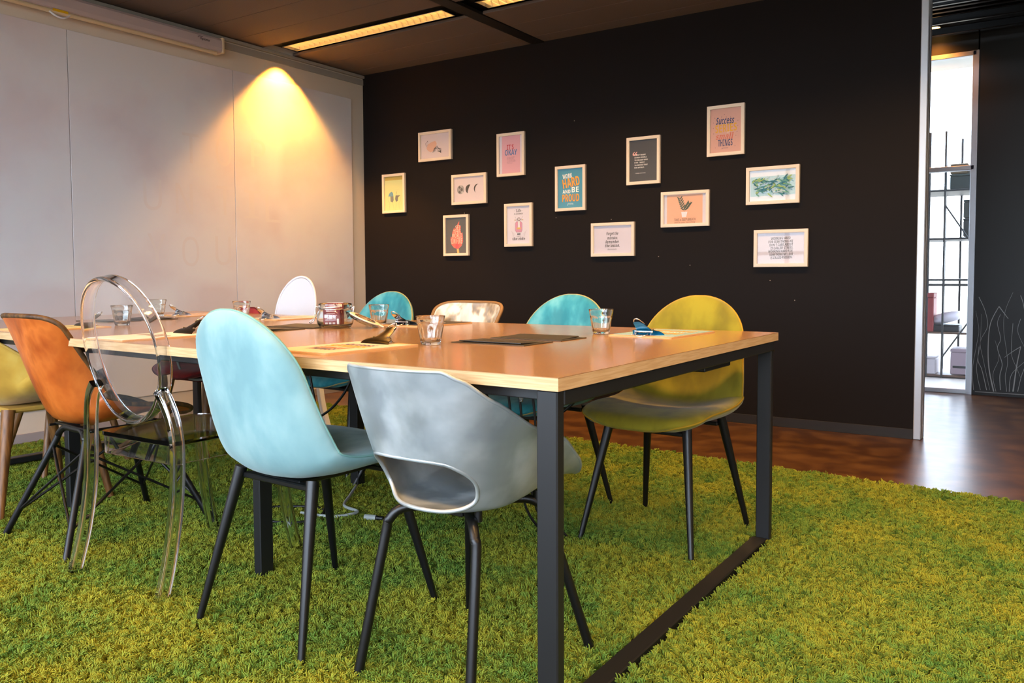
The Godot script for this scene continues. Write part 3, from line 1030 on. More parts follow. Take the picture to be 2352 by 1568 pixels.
# ---------------------------------------------------------------- what shows past the end of the dark wall
func corridor() -> void:
	var cw := mat(Color(0.022, 0.02, 0.02), 0.55)
	var wall := struct("wall_corridor", bx(Vector3(5.99, 1.45, -2.22), Vector3(3.34, 2.9, 0.1), 0.0), cw, "black corridor wall painted with white grass blades")
	struct("wall_far", bx(Vector3(1.4, 1.45, -2.22), Vector3(2.9, 2.9, 0.1), 0.0), cw)
	struct("wall_over_screen", bx(Vector3(3.58, 2.775, -2.22), Vector3(1.5, 0.27, 0.1), 0.0), cw)
	struct("ceiling_corridor", bx(Vector3(3.9, 2.93, -1.1), Vector3(8.0, 0.06, 2.4), 0.0), M.channel, "black corridor ceiling hung with rails")
	struct("wall_header", bx(Vector3(5.9, 2.83, 0.0), Vector3(3.4, 0.3, 0.06), 0.0), M.channel)
	# painted blades
	var strokes := [[[4.476, 0.033], [4.441, 0.21], [4.432, 0.388], [4.444, 0.556], [4.497, 0.687], 0.009], [[4.497, 0.687], [4.56, 0.594], 0.006], [[4.603, 0.042], [4.623, 0.244], [4.645, 0.386], 0.009], [[4.645, 0.386], [4.596, 0.348], [4.541, 0.299], 0.005],
		[[4.34, 0.035], [4.331, 0.203], [4.354, 0.385], [4.367, 0.506], [4.343, 0.649], 0.003], [[4.429, 0.041], [4.394, 0.195], [4.367, 0.266], [4.37, 0.374], 0.005], [[4.362, 0.757], [4.406, 0.65], [4.424, 0.531], [4.379, 0.41], [4.403, 0.267], [4.45, 0.043], 0.004],
		[[4.521, 0.048], [4.514, 0.155], [4.527, 0.25], [4.494, 0.367], [4.513, 0.439], [4.49, 0.557], [4.509, 0.628], 0.005], [[4.562, 0.039], [4.55, 0.157], [4.562, 0.276], [4.532, 0.511], [4.539, 0.653], [4.586, 0.794], 0.003],
		[[4.591, 0.56], [4.586, 0.336], [4.624, 0.22], [4.65, 0.151], 0.003], [[4.64, 0.596], [4.623, 0.502], [4.667, 0.387], 0.003], [[4.387, 0.038], [4.358, 0.205], [4.379, 0.41], [4.38, 0.626], 0.003], [[4.491, 0.034], [4.468, 0.164], [4.506, 0.297], [4.477, 0.426], 0.003],
		[[4.578, 0.04], [4.59, 0.171], [4.67, 0.27], 0.004], [[4.633, 0.044], [4.655, 0.164], [4.69, 0.3], [4.68, 0.42], 0.004], [[4.636, 0.771], [4.66, 0.678], [4.7, 0.4], [4.69, 0.05], 0.004], [[4.74, 0.05], [4.73, 0.3], [4.77, 0.6], 0.006], [[4.82, 0.05], [4.85, 0.3], [4.8, 0.5], 0.005], [[4.93, 0.05], [4.9, 0.35], [4.97, 0.7], 0.007], [[5.05, 0.05], [5.02, 0.3], [5.08, 0.55], 0.005]]
	for s in strokes:
		var p := []
		var w: float = s[-1]
		for q in s.slice(0, s.size() - 1): p.append(Vector3(q[0], q[1], -2.169))
		var g := G.new()
		var c := spl(p, 6)
		for i in c.size() - 1:
			var t: Vector3 = (c[i + 1] - c[i]).cross(Vector3.BACK).normalized() * w * 0.5 * (1.0 - 0.6 * i / c.size())
			g.quad(c[i] + t, c[i + 1] + t, c[i + 1] - t, c[i] - t)
		part("painted_blade", g, ink(Color(0.62, 0.62, 0.62)), wall)
	part("skirting_line", bx(Vector3(5.9, 0.024, -2.167), Vector3(3.1, 0.006, 0.004), 0.0), ink(Color(0.55, 0.55, 0.55)), wall)
	# glazed screen with a transom
	var fr := G.new()
	var zf := -2.2
	for x in [2.87, 3.55, 4.306]: fr.box(Vector3(x, 1.31, zf), Vector3(0.045, 2.66, 0.07), 0.003)
	for y in [0.018, 1.752, 2.62]: fr.box(Vector3(3.58, y, zf), Vector3(1.46, 0.036, 0.07), 0.003)
	var win := struct("window_4", fr, M.profile, "tall glazed screen with a metal transom in the corridor wall")
	for x in [[2.89, 3.53], [3.57, 4.286]]:
		for y in [[0.036, 1.734], [1.77, 2.602]]:
			part("glass_pane", bx(Vector3((x[0] + x[1]) / 2, (y[0] + y[1]) / 2, zf), Vector3(x[1] - x[0], y[1] - y[0], 0.006), 0.0), M.pane, win)
	# the yard behind: floor, white roller blind, rack
	struct("floor_store", bx(Vector3(4.2, -0.05, -4.6), Vector3(5.0, 0.1, 4.6), 0.0), mat(Color(0.62, 0.58, 0.54), 0.6))
	struct("ceiling_store", bx(Vector3(3.8, 2.75, -2.7), Vector3(3.0, 0.05, 0.9), 0.0), mat(Color(0.8, 0.8, 0.78), 0.8))
	var rack := thing("steel_rack", "dark steel storage rack behind the corridor glass", "rack", Vector3(0, 0, -3.2))
	var dk := mat(Color(0.03, 0.045, 0.045), 0.5)
	for x in [3.3, 3.6, 3.877, 4.002, 4.45]:
		part("upright", bx(Vector3(x, 1.1, 0), Vector3(0.016, 2.2, 0.03), 0.002), dk, rack)
	for x in [3.6, 3.927, 4.06, 4.45]:
		part("upright", bx(Vector3(x + 0.02, 1.1, -0.55), Vector3(0.018, 2.2, 0.03), 0.002), dk, rack)
	for y in [1.678, 1.249, 0.881, 0.835, 0.405, 0.02]:
		part("shelf", bx(Vector3(3.9, y, -0.27), Vector3(1.2, 0.018, 0.56), 0.002), dk if y > 0.5 else mat(Color(0.35, 0.24, 0.16), 0.6), rack)
	part("brace", tb([Vector3(4.004, 1.55, 0.02), Vector3(4.28, 1.11, 0.02)], 0.008, 6), dk, rack)
	part("brace", tb([Vector3(4.208, 0.51, 0.02), Vector3(4.006, 0.189, 0.02)], 0.008, 6), dk, rack)
	# what lies on it
	var stuff := [["storage_box", "wide grey green box on the rack's top shelf", "box", [4.11, 1.755, -3.4], [0.16, 0.13, 0.3], Color(0.16, 0.22, 0.2)],
		["storage_box", "small olive box at the right end of the rack's top shelf", "box", [4.27, 1.745, -3.4], [0.12, 0.11, 0.3], Color(0.3, 0.29, 0.18)],
		["cardboard_box", "brown cardboard box on top of the boxes on the rack", "box", [4.1, 1.87, -3.4], [0.14, 0.09, 0.28], Color(0.5, 0.42, 0.3)],
		["cardboard_box", "second brown cardboard box beside it on top of the rack", "box", [4.25, 1.86, -3.4], [0.13, 0.1, 0.28], Color(0.46, 0.38, 0.28)],
		["storage_box", "upper green box of the stack below the rack's top shelf", "box", [4.22, 1.51, -3.38], [0.15, 0.16, 0.3], Color(0.18, 0.22, 0.18)],
		["storage_box", "lower green box of the stack on the rack's second shelf", "box", [4.22, 1.345, -3.38], [0.15, 0.16, 0.3], Color(0.13, 0.17, 0.15)],
		["red_binder", "red binder standing at the left of the rack's lower shelf", "binder", [3.905, 0.59, -3.3], [0.05, 0.35, 0.24], Color(0.5, 0.06, 0.06)],
		["black_case", "flat black case lying on the rack's lower shelf", "case", [4.02, 0.448, -3.35], [0.23, 0.062, 0.26], Color(0.03, 0.03, 0.035)],
		["printer", "mauve grey printer on the rack's bottom shelf", "printer", [4.17, 0.15, -3.36], [0.2, 0.23, 0.3], Color(0.62, 0.54, 0.58)],
		["white_machine", "white office machine at the left of the rack's bottom shelf", "machine", [3.88, 0.11, -3.32], [0.15, 0.16, 0.26], Color(0.75, 0.72, 0.74)]]
	for s in stuff:
		var o := thing(s[0], s[1], s[2], Vector3(s[3][0], s[3][1] - s[4][1] / 2, s[3][2]), 0.0, "things stored on the rack")
		var m := mat(s[5], 0.6)
		part("body", bx(Vector3(0, s[4][1] * 0.44, 0), Vector3(s[4][0], s[4][1] * 0.88, s[4][2]), 0.008), m, o)
		part("lid", bx(Vector3(0, s[4][1] * 0.94, 0), Vector3(s[4][0] * 1.02, s[4][1] * 0.12, s[4][2] * 1.02), 0.004), m, o)
		if s[0] == "printer":
			part("paper_slot", bx(Vector3(0, s[4][1] * 0.3, s[4][2] / 2), Vector3(s[4][0] * 0.8, 0.02, 0.01), 0.002), dk, o)
	var bag := G.new()
	bag.lathe([Vector2(0, -0.045), Vector2(0.03, -0.04), Vector2(0.045, -0.01), Vector2(0.042, 0.03), Vector2(0.02, 0.042), Vector2(0, 0.045)], 16)
	var bo := tag(part("plastic_bag", bag, ink(Color(0.82, 0.8, 0.84)), self, Vector3(4.02, 0.54, -3.3)), "pale crumpled plastic bag lying on the black case", "bag")
	bo.scale = Vector3(2.9, 1.1, 2.2)
	bo.rotation.z = 0.25
	# ceiling rails and slats
	var rails := thing("ceiling_rails", "dark perforated rails under the black corridor ceiling", "rail")
	var rm := mat(Color(0.07, 0.07, 0.068), 0.4, 0.6)
	for q in [[2.66, -0.75], [2.72, -1.05], [2.72, -1.5], [2.76, -1.95]]:
		part("rail", bx(Vector3(5.0, q[0], q[1]), Vector3(4.6, 0.05, 0.03), 0.003), rm, rails)
	for i in 7:
		part("slat", bx(Vector3(4.2, 2.84, -1.4 - 0.1 * i), Vector3(2.4, 0.02, 0.04), 0.003), rm, rails)
	var spot := thing("ceiling_spot", "small glowing spot lamp under the corridor ceiling", "lamp", Vector3(4.03, 2.8, -2.03))
	var sg := G.new()
	sg.lathe([Vector2(0.0, 0.0), Vector2(0.04, 0.0), Vector2(0.042, 0.01), Vector2(0.04, 0.02)], 20)
	part("lamp_face", sg, glow(Color(1.0, 0.75, 0.4), 6.0), spot)
	var sh := G.new()
	sh.lathe([Vector2(0.046, 0.012), Vector2(0.05, 0.03), Vector2(0.045, 0.09), Vector2(0.0, 0.1)], 20)
	part("lamp_can", sh, M.channel, spot)
	var l := SpotLight3D.new()
	l.name = "spot_light"
	l.light_color = Color(1.0, 0.6, 0.25)
	l.light_energy = 0.6
	l.spot_angle = 70
	l.light_size = 0.04
	l.rotation.x = -PI / 2
	l.position = Vector3(0, -0.01, 0)
	l.shadow_enabled = true
	spot.add_child(l)

# ---------------------------------------------------------------- rug
func rug() -> void:
	var o := thing("shag_rug", "big lime green shag rug under the table and chairs", "rug")
	var poly := PackedVector2Array([Vector2(0.2, -0.95), Vector2(6.6, -1.44), Vector2(6.6, -6.2), Vector2(0.2, -6.2)])
	var b := G.new()
	b.prism(poly, 0.0, 0.008, Transform3D(Basis(Vector3.RIGHT, -PI / 2), Vector3.ZERO))
	part("backing", b, mat(Color(0.05, 0.08, 0.01), 0.95), o)
	var lay := FastNoiseLite.new()
	lay.seed = 5
	lay.frequency = 1.6
	var tone := FastNoiseLite.new()
	tone.seed = 9
	tone.frequency = 2.6
	tone.fractal_octaves = 3
	var cam := Vector2(4.9157, 5.1353)
	var fwd := Vector2(-0.55467, -0.83052).normalized()
	var spots := [[], [], []]
	var cols := [[], [], []]
	var st := 0.0112
	var z := 0.95
	while z < 5.2:
		var x := 0.2
		while x < 6.0:
			var p := Vector2(x + rng.randf_range(-0.5, 0.5) * st, z + rng.randf_range(-0.5, 0.5) * st)
			x += st
			if p.y < 0.935 + 0.0766 * p.x - 0.0: continue
			var r := p - cam
			var dpt := r.dot(fwd)
			var lat := r.cross(fwd)
			if dpt < 1.1 or absf(lat) > 0.75 * dpt + 0.35: continue
			var far := clampf((dpt - 2.0) / 3.0, 0.0, 1.0)
			if rng.randf() < far * 0.35: continue
			if absf(p.x - 4.066) < 0.035 and absf(p.y - 3.033) < 0.72: continue
			var k := rng.randi() % 3
			var dir := lay.get_noise_2d(p.x, p.y) * 6.0
			var lean := 0.15 + 0.35 * absf(lay.get_noise_2d(p.x * 1.7 + 40, p.y * 1.7))
			var bs := Basis(Vector3(cos(dir), 0, sin(dir)), lean * rng.randf_range(0.2, 1.2)) * Basis(Vector3.UP, rng.randf() * TAU)
			var s := rng.randf_range(0.85, 1.2) * lerpf(1.0, 1.2, far)
			spots[k].append(Transform3D(bs.scaled(Vector3(s, s * rng.randf_range(0.85, 1.15), s)), Vector3(p.x, 0.006, p.y)))
			var t := clampf(0.5 + 0.75 * tone.get_noise_2d(p.x, p.y) + rng.randf_range(-0.3, 0.3), 0, 1)
			cols[k].append(Color(0.1, 0.2, 0.018).lerp(Color(0.28, 0.28, 0.012), t))
		z += st
	var m := mat(Color.WHITE, 0.85)
	m.vertex_color_use_as_albedo = true
	for k in 3:
		var g := G.new()
		for i in 13:
			var a := TAU * i / 13 + rng.randf()
			var d := Vector3(cos(a), 0, sin(a))
			var hgt := rng.randf_range(0.015, 0.026)
			var com := Vector3(rng.randf_range(0.002, 0.011), 0, rng.randf_range(-0.004, 0.004)) # the clump is combed one way
			var b0 := d * rng.randf_range(0.001, 0.005)
			g.tube([b0, b0 + com * 0.15 + Vector3(0, hgt * 0.5, 0), b0 * 1.4 + com * 0.5 + Vector3(0, hgt * 0.88, 0), b0 * 1.8 + com + Vector3(0, hgt * rng.randf_range(0.85, 1.05), 0)], [0.0012, 0.0015, 0.0015, 0.0009], 4, false)
		var mm := MultiMesh.new()
		mm.transform_format = MultiMesh.TRANSFORM_3D
		mm.use_colors = true
		mm.mesh = g.mesh()
		mm.instance_count = spots[k].size()
		for i in spots[k].size():
			mm.set_instance_transform(i, spots[k][i])
			mm.set_instance_color(i, cols[k][i])
		var mi := MultiMeshInstance3D.new()
		mi.name = "pile"
		mi.multimesh = mm
		mi.material_override = m
		mi.set_meta("kind", "stuff")
		o.add_child(mi, true)
	print("tufts ", spots[0].size() * 3)

# ---------------------------------------------------------------- table
func table() -> void:
	var o := thing("meeting_table", "long beech topped meeting table on a black square tube frame", "table")
	# two tops butted together, a hair askew
	var top := PackedVector2Array()
	var mid := PackedVector2Array()
	for q in [[4.111, 3.772], [4.107, 2.293], [2.41, 2.292], [2.41, 3.705]]: top.append(Vector2(q[0], -q[1]))
	for q in [[2.4085, 3.705], [2.4085, 2.292], [0.708, 2.143], [0.708, 3.59]]: mid.append(Vector2(q[0], -q[1]))
	var up := Transform3D(Basis(Vector3.RIGHT, -PI / 2), Vector3.ZERO)
	for pl in [top, mid]:
		var t := G.new()
		t.prism(pl, TOP - 0.0015, TOP, up)
		part("top_laminate", t, M.beech, o)
		var e := G.new()
		e.prism(pl, TOP - 0.0268, TOP - 0.0015, up)
		part("edge_band", e, M.beech_edge, o)
	var lh := TOP - 0.027
	for q in [[4.081, 3.752], [4.07, 2.314], [0.74, 3.56], [0.74, 2.175]]:
		part("leg", bx(Vector3(q[0], lh / 2, q[1]), Vector3(0.048, lh, 0.028), 0.003), M.table_black, o)
	part("floor_bar", bx(Vector3(4.066, 0.02, 3.033), Vector3(0.052, 0.03, 1.41), 0.003, Basis(Vector3.UP, 0.008)), M.table_black, o)
	part("floor_bar", bx(Vector3(0.72, 0.06, 2.87), Vector3(0.05, 0.03, 1.36), 0.003), M.table_black, o)
	part("end_rail", bx(Vector3(4.081, lh - 0.016, 3.033), Vector3(0.048, 0.032, 1.41), 0.003), M.table_black, o)
	part("end_rail", bx(Vector3(0.74, lh - 0.016, 2.87), Vector3(0.048, 0.032, 1.36), 0.003), M.table_black, o)
	for q in [[2.885, 3.475], [1.665, 3.4], [2.885, 2.6], [1.665, 2.52]]:
		part("leg", bx(Vector3(q[0], lh / 2, q[1]), Vector3(0.032, lh, 0.05), 0.003), M.table_black, o)
	for s in [[4.057, 3.715, 0.764, 3.54], [4.057, 2.345, 0.764, 2.195]]:
		var p0 := Vector3(s[2], lh - 0.013, s[3])
		var p1 := Vector3(s[0], lh - 0.013, s[1])
		var d := p1 - p0
		part("long_rail", bx((p0 + p1) / 2, Vector3(d.length(), 0.026, 0.03), 0.002, Basis(Vector3.UP, -atan2(d.z, d.x))), M.table_black, o)
	part("cross_rail", bx(Vector3(2.885, lh - 0.014, 3.04), Vector3(0.032, 0.026, 0.82), 0.002), M.table_black, o)
	part("cross_rail", bx(Vector3(1.665, lh - 0.014, 2.96), Vector3(0.032, 0.026, 0.82), 0.002), M.table_black, o)
	part("cable_tray", bx(Vector3(3.98, lh - 0.045, 2.72), Vector3(0.14, 0.03, 0.22), 0.003), M.table_black, o)
	for q in [[1.98, 2.52], [2.36, 2.53]]:
		part("support_post", bx(Vector3(q[0], lh / 2, q[1]), Vector3(0.046, lh, 0.046), 0.003), M.table_black, o)

func chairs() -> void:
	velvet_chair("pale teal velvet chair with its back to the camera, beside the clear chair", M.teal, Vector3(3.238, 0, 3.575), PI - 0.05)
	velvet_chair("mustard velvet chair facing the camera at the corner of the table", M.mustard, Vector3(3.753, 0, 2.416), -0.06)
	velvet_chair("darker teal velvet chair across the table, next to the mustard chair", M.teal_dark, Vector3(3.2, 0, 2.41), -0.05)
	velvet_chair("darker teal velvet chair across the table, nearest the white oval chair", M.teal_dark, Vector3(2.035, 0, 2.22), -0.05)
	hide_chair("tan leather chair with brown hide inside, back to the camera, left of the clear chair", Vector3(2.05, 0, 3.475), PI - 0.06, M.hide_brown, 0.08, 0.8)
	hide_chair("chair lined with mottled white and brown cowhide, between the two darker teal chairs", Vector3(2.6, 0, 2.3), -0.04, M.hide)
	oval_chair("ghost_chair", "clear see through plastic chair with an oval back", M.ghost, Vector3(2.596, 0, 3.525), PI + 0.03)
	oval_chair("oval_back_chair", "white plastic chair with an oval back, standing by the whiteboard", M.white_plastic, Vector3(1.03, 0, 1.9), -0.03)
	metal_chair("polished bare aluminium shell chair with a hole in its back", Vector3(3.762, 0, 3.575), PI - 0.06)
	tub_chair("ochre velvet tub chair on wooden legs at the left edge of the photo", M.ochre, Vector3(1.405, 0, 3.43), PI - 0.05)
	tub_chair("dark red velvet tub chair on wooden legs, far side of the table", M.red, Vector3(1.2, 0, 2.4), -0.03)
	var st := thing("stool", "dark seated stool on wooden legs tucked under the table end", "stool", Vector3(0.87, 0, 3.01), 0.0)
	var s := G.new()
	s.lathe([Vector2(0, 0.425), Vector2(0.17, 0.425), Vector2(0.185, 0.435), Vector2(0.188, 0.455), Vector2(0.175, 0.47), Vector2(0, 0.474)], 32)
	part("seat", s, mat(Color(0.06, 0.055, 0.05), 0.7), st)
	for sx in [-1, 1]:
		for sz in [-1, 1]:
			part("leg", tb([Vector3(0.11 * sx, 0.43, 0.11 * sz), Vector3(0.2 * sx, 0.006, 0.21 * sz)], [0.02, 0.0125], 14), M.walnut, st)

func table_things() -> void:
	var y := TOP
	tumbler("water glass at the front of the table, beside the clipboard with the orange lettering", Vector3(3.407, y, 3.296))
	tumbler("water glass beside the blue clipped clipboard, in front of the teal chair", Vector3(3.624, y, 2.664))
	tumbler("water glass beside the jar lid, in front of a dark teal chair", Vector3(2.612, y, 2.653))
	tumbler("water glass in front of the dark red chair", Vector3(1.680, y, 2.590))
	tumbler("water glass seen through the clear chair's back", Vector3(1.701, y, 3.201))
	tumbler("water glass farthest to the left, behind the rim of the clear chair", Vector3(1.063, y, 2.622))
	clipboard("clipboard with pink sheet lettered in orange and blue, dark clip, front of the table", Vector3(3.278, y, 3.502), -0.06, Color("e3b9a4"), M.bronze, 0)
	var blue := mat(Color(0.1, 0.5, 0.65), 0.3, 0.4)
	clipboard("clipboard with blue clip and blue grey sheet, in front of the mustard chair", Vector3(3.803, y, 2.564), PI - 0.05, Color("7fa3ad"), blue, 1)
	clipboard("clipboard with dark sheet and silver clip, in front of the cowhide chair", Vector3(2.739, y, 2.516), PI - 0.05, Color("3a3432"), M.chrome, 4)
	clipboard("clipboard with silver clip lying in front of the white oval chair", Vector3(1.869, y, 2.458), PI - 0.05, Color("e6d5cc"), M.chrome, 2)
	clipboard("clipboard with silver clip at the far left end of the table", Vector3(1.169, y, 2.432), PI - 0.05, Color("e8cfc8"), M.chrome, 2)
	clipboard("clipboard with pale sheet and bronze clip, behind the clear chair's back", Vector3(2.407, y, 3.517), -0.05, Color("f0d8d2"), M.bronze, 3)
	clipboard("clipboard with yellow green sheet and bronze clip, behind the leather chair", Vector3(1.664, y, 3.459), -0.05, Color("c9c48e"), M.bronze, 2)
	cable_hatch("black cable hatch in the table top, front right, nearer the camera", Vector3(3.537, y, 3.125), 0.0)
	cable_hatch("black cable hatch in the table top, front right, farther from the camera", Vector3(3.542, y, 2.930), PI)
	cable_hatch("black cable hatch left of the jar, nearer the camera", Vector3(2.423, y, 3.070), 0.0)
	cable_hatch("black cable hatch just behind the jar, farther from the camera", Vector3(2.423, y, 2.885), PI)
	cable_hatch("black cable hatch seen through the clear chair, nearer the camera", Vector3(1.316, y, 3.033), 0.0)
	cable_hatch("black cable hatch seen through the clear chair, farther from the camera", Vector3(1.316, y, 2.848), PI)
	# clip jar with red packets
	var j := thing("glass_jar", "clip top glass jar of red packets standing open on the table", "jar", Vector3(2.586, y, 2.869), 0.0)
	var g := G.new()
	g.lathe([Vector2(0, 0), Vector2(0.048, 0), Vector2(0.056, 0.004), Vector2(0.0635, 0.016), Vector2(0.066, 0.032), Vector2(0.0655, 0.048), Vector2(0.0615, 0.06), Vector2(0.0575, 0.066), Vector2(0.057, 0.07), Vector2(0.0595, 0.074), Vector2(0.0595, 0.087), Vector2(0.0565, 0.089), Vector2(0.0535, 0.087), Vector2(0.0525, 0.07), Vector2(0.058, 0.058), Vector2(0.0622, 0.046), Vector2(0.0626, 0.032), Vector2(0.0605, 0.018), Vector2(0.053, 0.008), Vector2(0, 0.006)], 64)
	j.scale = Vector3.ONE * 1.06
	part("jar_body", g, M.tumbler, j)
	var band := G.new()
	for r in 1:
		var ring := []
		for i in 48: ring.append(Vector3(0.0592 * cos(TAU * i / 48), 0.069, 0.0592 * sin(TAU * i / 48)))
		band.tube(ring, 0.0014, 6, false, true)
	part("wire_band", band, M.chrome, j)
	var bx_ := Basis(Vector3.UP, 0.72)
	part("wire_bail", tb(spl([bx_ * Vector3(-0.058, 0.074, 0), bx_ * Vector3(-0.07, 0.076, 0), bx_ * Vector3(-0.07, 0.05, 0), bx_ * Vector3(-0.068, 0.044, 0.006), bx_ * Vector3(-0.09, 0.022, 0.01), bx_ * Vector3(-0.082, 0.02, -0.01), bx_ * Vector3(-0.068, 0.044, -0.006)], 5), 0.0016, 6), M.chrome, j)
	part("wire_hinge", tb(spl([bx_ * Vector3(0.06, 0.07, 0.012), bx_ * Vector3(0.068, 0.076, 0.012), bx_ * Vector3(0.064, 0.05, 0.012), bx_ * Vector3(0.072, 0.045, 0.0), bx_ * Vector3(0.064, 0.05, -0.012), bx_ * Vector3(0.068, 0.076, -0.012), bx_ * Vector3(0.06, 0.07, -0.012)], 5), 0.0016, 6), M.chrome, j)
	var lid := thing("jar_lid", "clear jar lid with a white rubber ring, leaning against the jar", "lid", Vector3(2.694, y, 2.822), 0.0)
	var lb := Basis(Vector3(0.555, 0, 0.83).normalized(), -0.42) * Basis.IDENTITY
	var lc := Vector3(0, 0.031, 0)
	var lg := G.new()
	lg.lathe([Vector2(0, -0.012), Vector2(0.046, -0.012), Vector2(0.056, -0.008), Vector2(0.0575, -0.002), Vector2(0.0575, 0.0), Vector2(0.043, 0.002), Vector2(0.041, 0.009), Vector2(0.038, 0.009), Vector2(0.036, -0.004), Vector2(0, -0.006)], 48, lc, lb)
	part("lid_glass", lg, M.tumbler, lid)
	var rg := G.new()
	rg.lathe([Vector2(0.044, 0.0022), Vector2(0.061, 0.0022), Vector2(0.0622, 0.0045), Vector2(0.061, 0.0068), Vector2(0.044, 0.0068), Vector2(0.043, 0.0045), Vector2(0.044, 0.0022)], 48, lc, lb)
	rg.box(lc + lb * (Basis(Vector3.UP, 0.58) * Vector3(0.068, 0.0045, 0)), Vector3(0.022, 0.0046, 0.016), 0.002, lb * Basis(Vector3.UP, 0.58))
	part("rubber_ring", rg, mat(Color(0.93, 0.86, 0.78), 0.5), lid)
	var red := mat(Color(0.5, 0.06, 0.07), 0.45)
	for i in 4:
		var pk := thing("red_packet", ["front red packet with white print in the jar", "second red packet in the jar, behind the front one", "third red packet in the jar", "rearmost red packet in the jar, sticking up tilted"][i], "packet", Vector3(2.586, y + 0.0085, 2.869) + Basis(Vector3.UP, 0.5) * Vector3(-0.004, 0, 0.026 - 0.014 * i), 0.5, "red packets in the jar")
		pk.rotation.z = [0.02, -0.03, 0.05, 0.0][i]
		var hh: float = [0.072, 0.074, 0.073, 0.086][i]
		part("sleeve", bx(Vector3(0, hh / 2, 0), Vector3(0.066, hh, 0.009), 0.0015), red, pk)
		part("end_flap", bx(Vector3(0, hh + 0.0008, 0), Vector3(0.064, 0.0016, 0.008), 0.0004), ink(Color(0.85, 0.78, 0.76)), pk)
		if i == 0:
			for k in 7:
				part("printed_line", bx(Vector3(-0.003 + 0.002 * (k % 2), hh - 0.012 - 0.0062 * k, 0.0047), Vector3(0.045 - 0.006 * (k % 3), 0.0016, 0.0004), 0.0), ink(Color(0.85, 0.72, 0.7)), pk)
			part("bar_code", bx(Vector3(0.024, 0.016, 0.0047), Vector3(0.008, 0.024, 0.0004), 0.0), ink(Color(0.9, 0.88, 0.86)), pk)
			for k in 3:
				part("printed_mark", bx(Vector3(-0.021 + 0.0145 * k, 0.009, 0.0047), Vector3(0.01, 0.0085, 0.0004), 0.0), ink(Color(0.88, 0.82, 0.8)), pk)

func cables() -> void:
	var b: Material = M.cable
	tag(part("power_cable", tb(spl([Vector3(2.68, 0.7, 2.88), Vector3(2.69, 0.56, 2.89), Vector3(2.6, 0.44, 2.9), Vector3(2.45, 0.36, 2.9), Vector3(2.3, 0.3, 2.88), Vector3(2.15, 0.05, 2.85), Vector3(2.05, 0.034, 2.84)], 8), 0.005, 8), b, self), "black cable looping down under the middle of the table", "cable")
	tag(part("white_cable", tb(spl([Vector3(1.19, 0.7, 2.6), Vector3(1.18, 0.55, 2.6), Vector3(1.2, 0.48, 2.6), Vector3(1.26, 0.435, 2.6), Vector3(1.36, 0.43, 2.6), Vector3(1.5, 0.47, 2.62), Vector3(1.6, 0.7, 2.65)], 8), 0.006, 8), M.cable_white, self), "white cable hanging in front of the red chair's seat", "cable")
	tag(part("floor_cable", tb(spl([Vector3(2.42, 0.045, 2.6), Vector3(2.5, 0.04, 2.72), Vector3(2.58, 0.038, 2.83), Vector3(2.68, 0.036, 2.86), Vector3(2.64, 0.034, 2.95), Vector3(2.5, 0.034, 2.98)], 8), 0.006, 8), M.cable_white, self), "grey white cable lying on the rug under the table", "cable")
	tag(part("loose_cable", tb(spl([Vector3(2.3, 0.7, 2.78), Vector3(2.42, 0.3, 2.8), Vector3(2.55, 0.05, 2.9), Vector3(2.6, 0.034, 3.05), Vector3(2.45, 0.034, 3.12), Vector3(2.35, 0.036, 3.0), Vector3(2.5, 0.036, 2.9), Vector3(2.62, 0.036, 2.95)], 8), 0.005, 8), b, self), "black cable coiled on the rug behind the pale teal chair", "cable")
	var pl := thing("cable_plug", "silver grey cable plug lying on the green rug", "plug", Vector3(2.78, 0.036, 2.885), 0.3)
	part("plug_body", tb([Vector3(-0.03, 0, 0), Vector3(0.016, 0, 0)], 0.011, 12), M.cable_white, pl)
	part("plug_tip", tb([Vector3(0.016, 0, 0), Vector3(0.045, 0, 0)], 0.009, 12), b, pl)
	var i := 0
	for q in [[3.30, "black cable hanging behind the aluminium chair, leftmost of three"], [3.345, "black cable with a tag, hanging beside the front table leg"], [3.40, "black cable hanging behind the front table leg"]]:
		tag(part("hanging_cable", tb(spl([Vector3(q[0], 0.71, 2.75), Vector3(q[0], 0.58, 2.75), Vector3(q[0] + 0.02, 0.47, 2.76), Vector3(q[0] + 0.03, 0.3, 2.75), Vector3(q[0] + 0.06, 0.12, 2.72), Vector3(q[0] + 0.1, 0.034, 2.68)], 6), 0.0045, 8), b, self), q[1], "cable")
		i += 1
	tag(part("looped_cable", tb(spl([Vector3(3.2, 0.52, 2.74), Vector3(3.28, 0.42, 2.75), Vector3(3.36, 0.4, 2.76), Vector3(3.46, 0.43, 2.76), Vector3(3.6, 0.56, 2.72), Vector3(3.66, 0.7, 2.7)], 8), 0.0045, 8), b, self), "black cable sagging across under the table behind the front leg", "cable")
	var tg := thing("cable_connector", "small clear cable connector hanging below the table top", "connector", Vector3(3.392, 0.52, 2.8))
	part("connector_body", bx(Vector3(0, 0.012, 0), Vector3(0.014, 0.03, 0.008), 0.002), M.cable_white, tg)
	part("connector_pins", bx(Vector3(0, -0.006, 0), Vector3(0.011, 0.008, 0.006), 0.001), M.chrome, tg)

